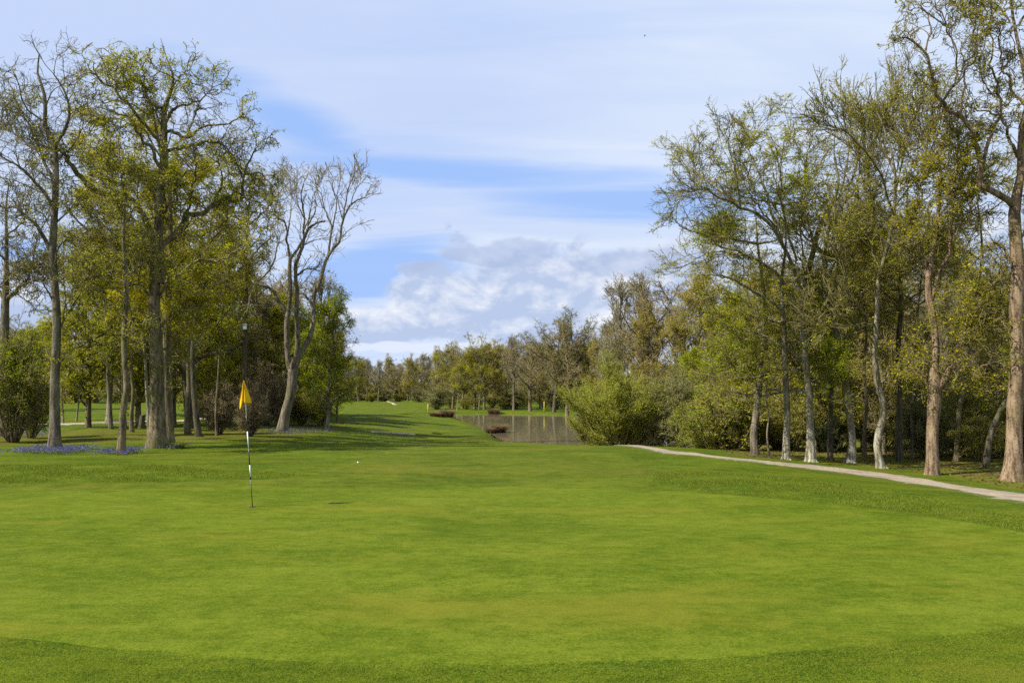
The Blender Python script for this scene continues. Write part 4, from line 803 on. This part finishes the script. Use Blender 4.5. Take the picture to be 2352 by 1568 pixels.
# bird box on the thin dark tree
p = at(562, 748, ground(565, 985)[1] - .35)
bb = empty('nest_box', p - np.array([0, 0, .2])); tag(bb, 'small white nest box high on the thin dark tree behind the flag', 'nest box')
def box(name, sx, sy, sz, m, parent, loc, rx=0):
    x, y, z = sx / 2, sy / 2, sz / 2
    V = np.array([(-x, -y, -z), (x, -y, -z), (x, y, -z), (-x, y, -z), (-x, -y, z), (x, -y, z), (x, y, z), (-x, y, z)])
    Fq = np.array([(0, 3, 2, 1), (4, 5, 6, 7), (0, 1, 5, 4), (1, 2, 6, 5), (2, 3, 7, 6), (3, 0, 4, 7)])
    o = add(name, raw_mesh(name, V, [Fq], m, False), parent, loc); o.rotation_euler[0] = rx
    b = o.modifiers.new('bev', 'BEVEL'); b.width = .006; b.segments = 2; return o
box('box_body', .16, .16, .28, M_WHITE, bb, (0, 0, .14)); box('box_roof', .21, .23, .02, M_WHITE, bb, (0, -.01, .30), .2); lathe('entrance', [(0, -.002), (.018, -.002), (.018, .004), (0, .004)], M_CUP, 12, bb, (0, -.083, .19)).rotation_euler = (math.pi / 2, 0, 0)
# stump and root plate
def stump(px, py, r, H, lab, seed):
    rg = np.random.default_rng(seed); p = ground(px, py); e = empty('tree_stump', p); tag(e, lab, 'stump')
    Pz = np.array([[(0, 0, -.1), (0, 0, .1 * H), (.01, 0, .4 * H), (.02, .01, H * .8), (.03, .01, H)]]); Rr = np.array([[r * 1.5, r * 1.2, r, r * .92, r * .85]])
    v, f = tubes(Pz, Rr, 16, .06, rg); add('trunk', raw_mesh('stump_trunk', v, [f], B_DARK), e)
    k = 16; vv = v[-k:]; c = vv.mean(0); add('cut_face', raw_mesh('cut_face', np.vstack([vv, [c + [0, 0, .02]]]), [np.array([(i, (i + 1) % k, k) for i in range(k)])], B_OAK), e)
stump(325, 984, .16, .75, 'dark broken tree stump between the slender tree and the big oak', 5)
# bird
p = at(1481, 83, 170); e = empty('bird', p); tag(e, 'tiny dark bird gliding high in the pale sky', 'bird')
bp_ = np.array([[(-.22, 0, 0), (-.12, 0, .01), (0, 0, .02), (.12, 0, .015), (.24, 0, .03)]]); v, f = tubes(bp_, np.array([[.01, .05, .065, .045, .012]]), 8); add('body', raw_mesh('bird_body', v, [f], M_BLACK), e)
for s in (-1, 1):
    V = np.array([(-.08, 0, .03), (.08, 0, .03), (.05, s * .3, .12), (-.07, s * .28, .11), (-.12, s * .62, .06), (-.02, s * .55, .07)])
    w = add('wing', raw_mesh('bird_wing', V, [np.array([(0, 1, 2, 3), (3, 2, 5, 4)])], M_BLACK), e); w.modifiers.new('s', 'SOLIDIFY').thickness = .015
# ------------------------------------------------------------------ ground cover
def clumpy(p, k=2.2, lo=.0):
    v = np.sin(p[:, 0] * k + np.sin(p[:, 1] * k * 1.7) * 1.4) + np.sin(p[:, 1] * k * 1.3 + np.sin(p[:, 0] * k * .9 + 2) * 1.8)
    return p[np.random.default_rng(4).random(len(p)) < np.clip(.55 + .35 * v, lo, 1)]
def blades(name, pts, h, w, m, label, kind='stuff', lean=.4, seed=1, tint=None, cat=None):
    rg = np.random.default_rng(seed); n = len(pts); z = hgt(pts[:, 0], pts[:, 1])
    b = np.column_stack([pts, z + .004]); az = rg.uniform(0, 2 * np.pi, n)
    s = np.stack([np.cos(az), np.sin(az), 0 * az], -1); az2 = rg.uniform(0, 2 * np.pi, n)
    hh = h * rg.uniform(.5, 1.3, n)[:, None]
    tip = b + np.stack([np.cos(az2), np.sin(az2), 0 * az], -1) * hh * rg.uniform(0, lean, n)[:, None] + np.array([0, 0, 1]) * hh
    V = np.stack([b - s * w / 2, b + s * w / 2, tip], 1).reshape(-1, 3)
    t = np.repeat(rg.normal(.5, .25, n) if tint is None else tint, 3)
    o = add(name, raw_mesh(name, V, [np.arange(3 * n).reshape(-1, 3)], m, False, {'tint': t})); tag(o, label, cat, None, kind); return o
GB = leaf_mat('grass_blades', (.085, .135, .008), (.155, .21, .016), (.24, .28, .035))
GBS = leaf_mat('rough_grass_blades', (.055, .11, .006), (.13, .18, .016), (.26, .26, .05))
SEDGE = leaf_mat('dry_sedge_blades', (.10, .06, .03), (.22, .15, .08), (.34, .25, .14))
BLUE = leaf_mat('bluebell_flowers', (0.07, 0.06, 0.17), (0.13, 0.12, 0.3), (0.22, 0.21, 0.4))
def region(px, rgx, n, seed, dens=None):
    """random points inside a picture-traced ground patch"""
    P = np.array([ground(*p)[:2] for p in px]); rg = np.random.default_rng(seed); lo, hi = P.min(0), P.max(0); out = []
    while sum(map(len, out)) < n:
        q = rg.uniform(lo, hi, (n, 2)); q = q[poly_sd(q[:, 0], q[:, 1], P) < rg.exponential(dens or .08, n) - .05]; out.append(q)
    return np.concatenate(out)[:n]
blades('grass', region([(-60, 1478), (0, 1470), (280, 1500), (560, 1520), (900, 1532), (1176, 1535), (1480, 1528), (1750, 1512), (1950, 1492), (2150, 1469), (2420, 1440), (2420, 1640), (-60, 1640)], 0, 75000, 5), .012, .003, GB, 'slightly longer collar grass along the near edge of the green', lean=1.8)
blades('grass', clumpy(region([(-80, 1072), (0, 1068), (300, 1066), (560, 1080), (720, 1092), (640, 1098), (350, 1107), (0, 1111), (-80, 1112)], 0, 34000, 6)), .040, .010, GBS, 'ragged rough grass bank left of the green', lean=1.3, seed=2)
blades('grass', clumpy(region([(1500, 1088), (1560, 1080), (1800, 1095), (2100, 1140), (2352, 1185), (2500, 1215), (2500, 1260), (2200, 1190), (1900, 1153), (1700, 1136), (1560, 1122), (1500, 1105)], 0, 46000, 7)), .035, .008, GBS, 'dark rough grass slope between the green and the gravel path', lean=1.3, seed=3)
def tuft(px, py, r, h, n, lab, seed, m=SEDGE):
    rg = np.random.default_rng(seed); p = ground(px, py); p[2] = max(p[2], WL - .04) if m is SEDGE else p[2]
    az = rg.uniform(0, 6.283, n); rr = r * .45 * np.sqrt(rg.random(n)); b = np.stack([np.cos(az) * rr, np.sin(az) * rr, 0 * az - .03], -1)
    hh = h * rg.uniform(.5, 1.1, n); out = (r * rg.uniform(.1, .9, n) * (rr / r + .3))
    mid = b + np.stack([np.cos(az) * out * .45, np.sin(az) * out * .45, hh * .65], -1); tip = b + np.stack([np.cos(az) * out * 1.5, np.sin(az) * out * 1.5, hh * rg.uniform(.6, 1, n)], -1)
    sd_ = np.stack([-np.sin(az), np.cos(az), 0 * az], -1) * .012
    V = np.stack([b - sd_, b + sd_, mid + sd_ * .8, mid - sd_ * .8, tip], 1).reshape(-1, 3); i = np.arange(n)[:, None] * 5
    o = add('sedge_tuft', raw_mesh('sedge_tuft', V, [i + np.array([0, 1, 2, 3]), i + np.array([3, 2, 4])], m, False, {'tint': np.repeat(rg.normal(.45, .25, n), 5)}), None, p); tag(o, lab, 'sedge'); return o
tuft(1146, 999, .95, .8, 2200, 'rust-brown sedge clump at the near left shore of the pond', 1)
tuft(1126, 995, .6, .55, 900, 'smaller rust-brown sedge clump left of the big one on the near shore', 4)
tuft(1134, 957, 1.5, 1.0, 1500, 'round dark sedge clump standing in the pond near the far shore', 2)
tuft(1026, 957, 1.4, .9, 1500, 'dark sedge clump on the far bank near the left tip of the pond', 3)
tuft(1000, 956, 1.0, .6, 900, 'low brown sedge clump at the left tip of the pond', 8)
# dry sedge strip following the shore
pp = []
rg = np.random.default_rng(12)
for i in range(len(POND)):
    a, b = POND[i], POND[(i + 1) % len(POND)]; L = np.linalg.norm(b - a); n = int(L * 190)
    t = rg.random(n)[:, None]; q = a * (1 - t) + b * t + rg.normal(0, .35, (n, 2)) * (.5 + .8 * (np.sin(t * L * .9 + i) > 0)); pp.append(q)
pp = np.concatenate(pp); k = hgt(pp[:, 0], pp[:, 1]) > WL - .12; 
blades('shore_sedge', pp[k], .28, .03, SEDGE, 'dry pinkish-brown sedge fringe round the pond shore', lean=.9, seed=9)
for px, n, lab, sd_ in [([(45, 1036), (100, 1029), (185, 1031), (192, 1040), (130, 1044), (60, 1042)], 1900, 'violet bluebells round the foot of the tall slim tree', 21), ([(228, 1040), (300, 1034), (315, 1042), (270, 1046)], 900, 'violet bluebells round the foot of the slender twisting tree', 22),
                        ([(-20, 995), (60, 990), (110, 1000), (20, 1006)], 1100, 'bluish bluebells in shade beside the bush at the left edge', 23), ([(600, 990), (690, 985), (780, 990), (740, 996), (640, 1000)], 900, 'pale bluebells in the shade round the bare grey tree', 24), ([(380, 1028), (415, 1024), (420, 1030), (385, 1034)], 200, 'few bluebells by the oak roots', 25)]:
    q = region(px, 0, n, sd_, .45); rg = np.random.default_rng(sd_); m_ = len(q)
    z = hgt(q[:, 0], q[:, 1]); c = np.column_stack([q, z + rg.uniform(.04, .16, m_)]); a = nrm(rg.normal(size=(m_, 3))); b = nrm(np.cross(a, rg.normal(size=(m_, 3)))); s = .022 * rg.uniform(.6, 1.4, m_)[:, None]
    V = np.stack([c - a * s, c + b * s * .7, c + a * s, c - b * s * .7], 1).reshape(-1, 3)
    o = add('bluebells', raw_mesh('bluebells', V, [np.arange(4 * m_).reshape(-1, 4)], BLUE, False, {'tint': np.repeat(rg.normal(.5, .25, m_), 4)})); tag(o, lab, None, None, 'stuff')
    blades('bluebell_leaves', region(px, 0, n, sd_ + 50), .12, .014, GBS, 'green leaves under ' + lab, lean=.9, seed=sd_)
# leafy sprout clumps at the foot of the oak and on the fairway dip
tuft(405, 1029, .42, .28, 700, 'low green leaf clump right of the oak foot', 31, GBS)
tuft(1003, 997, .5, .25, 260, 'small dark weed clump beside the pale strip in the fairway', 32, GBS)
# leaf litter and twigs under the right wood
rg = np.random.default_rng(77); n = 9000
q = np.column_stack([rg.uniform(7, 30, n), rg.uniform(14, 34, n)]); q = q[poly_sd(q[:, 0], q[:, 1], woodR) < -.3]; m_ = len(q)
c = np.column_stack([q, hgt(q[:, 0], q[:, 1]) + .015]); nn = rg.normal(size=(m_, 3)); nn[:, 2] = np.abs(nn[:, 2]) + 1.5; nn = nrm(nn); a = nrm(np.cross(nn, rg.normal(size=(m_, 3)))); b = np.cross(nn, a); s = .05 * rg.uniform(.6, 1.3, m_)[:, None]
LIT = leaf_mat('dead_leaves', (.05, .03, .015), (.13, .08, .035), (.24, .16, .08))
V = np.stack([c - a * s, c + b * s * .6, c + a * s, c - b * s * .6], 1).reshape(-1, 3)
tag(add('leaf_litter', raw_mesh('leaf_litter', V, [np.arange(4 * m_).reshape(-1, 4)], LIT, False, {'tint': np.repeat(rg.normal(.5, .3, m_), 4)})), 'brown dead leaves on the floor of the right wood', None, None, 'stuff')
# ------------------------------------------------------------------ sun and sky
AZ = math.atan2(-1.0, -.45); EL = math.radians(48)
sdir = Vector((math.sin(AZ) * math.cos(EL), math.cos(AZ) * math.cos(EL), math.sin(EL)))
sl = bpy.data.lights.new('sun', 'SUN'); sl.energy = 5.0; sl.angle = math.radians(.5); sl.color = (1, .95, .86)
so = bpy.data.objects.new('sun', sl); COL.objects.link(so); so.rotation_euler = sdir.to_track_quat('Z', 'Y').to_euler()
w = bpy.data.worlds.new('World'); scene.world = w; w.use_nodes = True; nt = w.node_tree; nt.nodes.clear(); N = NT(nt)
sky = N.n('ShaderNodeTexSky', sky_type='NISHITA', sun_disc=False, sun_elevation=EL, sun_rotation=AZ % (2 * math.pi), altitude=0, air_density=1.0, dust_density=.6, ozone_density=1.4)
dirv = N.n('ShaderNodeTexCoord').outputs['Generated']
sx = N.n('ShaderNodeSeparateXYZ', {0: dirv}).outputs
az = N.m('ARCTAN2', sx[0], sx[1]); el = N.m('ARCSINE', sx[2])
def ae(px, py):
    d = ray(px, py); d = d / np.linalg.norm(d); return math.atan2(d[0], d[1]), math.asin(d[2])
# high cloud lies on a flat layer: use direction projected on a plane overhead
inv = N.m('DIVIDE', 1.0, N.m('ADD', N.m('MAXIMUM', sx[2], 0.0), .12))
cp = N.n('ShaderNodeCombineXYZ', {0: N.m('MULTIPLY', sx[0], inv), 1: N.m('MULTIPLY', sx[1], inv), 2: 0.0}).outputs[0]
n_hi = N.noise(N.mapping(cp, (.55, 1.5, 1), (3, 1, 0)), 1.0, 6, .55, .7)
n_st = N.noise(N.mapping(cp, (.9, 4.0, 1), (1, 5, 0)), 1.0, 5, .55, .4)
n_w = N.noise(dirv, 7.0, 4, .6)
def blob(px, py, rx, ry, tilt=0, nz=None, amp=.5, soft=(1.25, .55)):
    a0, e0 = ae(px, py); ra, re = rx / F, ry / F; ct, st = math.cos(tilt), math.sin(tilt)
    da = N.m('SUBTRACT', az, a0); de = N.m('SUBTRACT', el, e0)
    u = N.m('ADD', N.m('MULTIPLY', da, ct / ra), N.m('MULTIPLY', de, st / ra)); v = N.m('ADD', N.m('MULTIPLY', da, -st / re), N.m('MULTIPLY', de, ct / re))
    r = N.m('SQRT', N.m('ADD', N.m('MULTIPLY', u, u), N.m('MULTIPLY', v, v)))
    if nz is not None: r = N.m('ADD', r, N.m('MULTIPLY', N.m('SUBTRACT', nz, .5), amp))
    return N.n('ShaderNodeMapRange', {'Value': r, 'From Min': soft[0], 'From Max': soft[1]}, interpolation_type='SMOOTHSTEP').outputs[0]
def mx_(*a):
    r = a[0]
    for x in a[1:]: r = N.m('MAXIMUM', r, x)
    return r
gaps = mx_(blob(1000, 392, 470, 42, -.05, n_st, 1.9, (1.5, .3)), blob(700, 300, 260, 50, -.35, n_st, 1.9, (1.6, .3)), blob(1450, 465, 420, 40, -.06, n_st, 1.9, (1.6, .3)), blob(860, 620, 200, 75, .15, n_st, 1.4), blob(60, 620, 240, 60, 0, n_st, 1.2), blob(2250, 560, 300, 40, 0, n_st, 1.2))
soft_gap = N.m('MULTIPLY', N.ss(N.m('ADD', N.m('MULTIPLY', n_hi, .6), N.m('MULTIPLY', n_st, .4)), .44, .60), .38)
veil = N.m('SUBTRACT', 1.0, N.m('MAXIMUM', N.m('MULTIPLY', gaps, .92), soft_gap), clamp=True)
veil_c = N.mix(N.ss(n_hi, .35, .65), (.630, .730, .925), (.80, .865, .955))
lp = blob(500, 150, 900, 420, 0, n_hi, .6)   # thinner veil toward upper left
veil_c = N.mix(N.m('MULTIPLY', lp, .40), veil_c, (.44, .56, .90))
skyc = N.n('ShaderNodeVectorMath', {0: sky.outputs[0], 1: (.062, .062, .070)}, operation='MULTIPLY').outputs[0]
blue = N.mix(.88, skyc, (.35, .56, 1.02))
c1 = N.mix(N.m('MULTIPLY', veil, .93), blue, veil_c)
# cumulus bank low in the sky
qn = N.noise(N.mapping(dirv, (1, 1, 1.6)), 16.0, 8, .6, .3)
qn2 = N.noise(N.mapping(dirv, (1, 1, 1.6), (.010, .0, -.022)), 16.0, 8, .6, .3)
qb = N.noise(N.mapping(dirv, (1, 1, 1.9), (4, 2, 1)), 5.0, 5, .55, .3)
qe = N.m('ADD', N.m('MULTIPLY', qn, .75), N.m('MULTIPLY', qb, .35))
A = 1.5
cum = mx_(blob(1010, 705, 165, 85, 0, qe, A, (1.12, .92)), blob(870, 745, 120, 48, 0, qe, A, (1.12, .9)), blob(790, 770, 80, 40, 0, qe, A, (1.15, .85)), blob(1190, 720, 230, 120, 0, qe, A, (1.12, .9)), blob(1440, 690, 420, 125, 0, qe, A, (1.2, .85)), blob(1750, 670, 520, 120, 0, qe, 2.0, (1.4, .8)),
          blob(130, 700, 330, 90, 0, qe, 2.0, (1.3, .8)), blob(2250, 640, 300, 100, 0, qe, 2.0, (1.3, .8)))
dark = mx_(blob(1190, 582, 100, 42, 0, qe, 2.2, (1.15, .75)), blob(1060, 550, 46, 24, -.6, qn, 4.5, (1.0, .2)), blob(1105, 592, 90, 20, -.15, qe, 1.6, (1.15, .8)), blob(935, 612, 55, 10, .1, qn, 3.0, (1.1, .3)), blob(1500, 605, 260, 40, 0, qe, 1.6, (1.25, .7)))
low = mx_(blob(900, 797, 60, 15, 0, qe, 1.6, (1.1, .8)), blob(985, 800, 60, 14, 0, qe, 1.6, (1.1, .8)), blob(1090, 797, 90, 15, 0, qe, 1.6, (1.1, .8)), blob(820, 797, 50, 12, 0, qe, 1.6, (1.1, .8)))
relief = N.m('ADD', N.m('MULTIPLY', N.m('SUBTRACT', qn, qn2), 3.0), .30)
e1 = ae(1150, 650)[1]; hgl = N.m('ADD', N.m('MULTIPLY', N.m('SUBTRACT', el, e1), 5.0), N.m('MULTIPLY', N.m('SUBTRACT', qb, .5), 2.2))
lit = N.m('ADD', relief, hgl, clamp=True)
cum_c = N.mix(lit, (.46, .56, .78), (.92, .94, .985))
c2 = N.mix(N.m('MULTIPLY', cum, .93), c1, cum_c)
c3 = N.mix(N.m('MULTIPLY', dark, .75), c2, N.mix(relief, (.42, .51, .74), (.56, .64, .83)))
c4 = N.mix(N.m('MULTIPLY', low, .85), c3, (.78, .84, .97))
hz = N.ss(el, .09, -.01)
c4 = N.mix(N.m('MULTIPLY', hz, .35), c4, (.50, .64, .92))
bg = N.n('ShaderNodeBackground', {'Color': c4, 'Strength': .57})
nt.links.new(bg.outputs[0], N.n('ShaderNodeOutputWorld').inputs[0])
w.cycles.sampling_method = 'MANUAL'; w.cycles.sample_map_resolution = 512
# ------------------------------------------------------------------ render settings
scene.view_settings.view_transform = 'Standard'; scene.view_settings.look = 'None'; scene.view_settings.exposure = .88; scene.view_settings.gamma = 1
scene.render.resolution_x = 1024; scene.render.resolution_y = 682
cy = scene.cycles; cy.max_bounces = 8; cy.diffuse_bounces = 6; cy.glossy_bounces = 2; cy.transmission_bounces = 6; cy.transparent_max_bounces = 4
cy.use_adaptive_sampling = True; cy.adaptive_threshold = .02; cy.sample_clamp_indirect = 4; cy.use_denoising = False
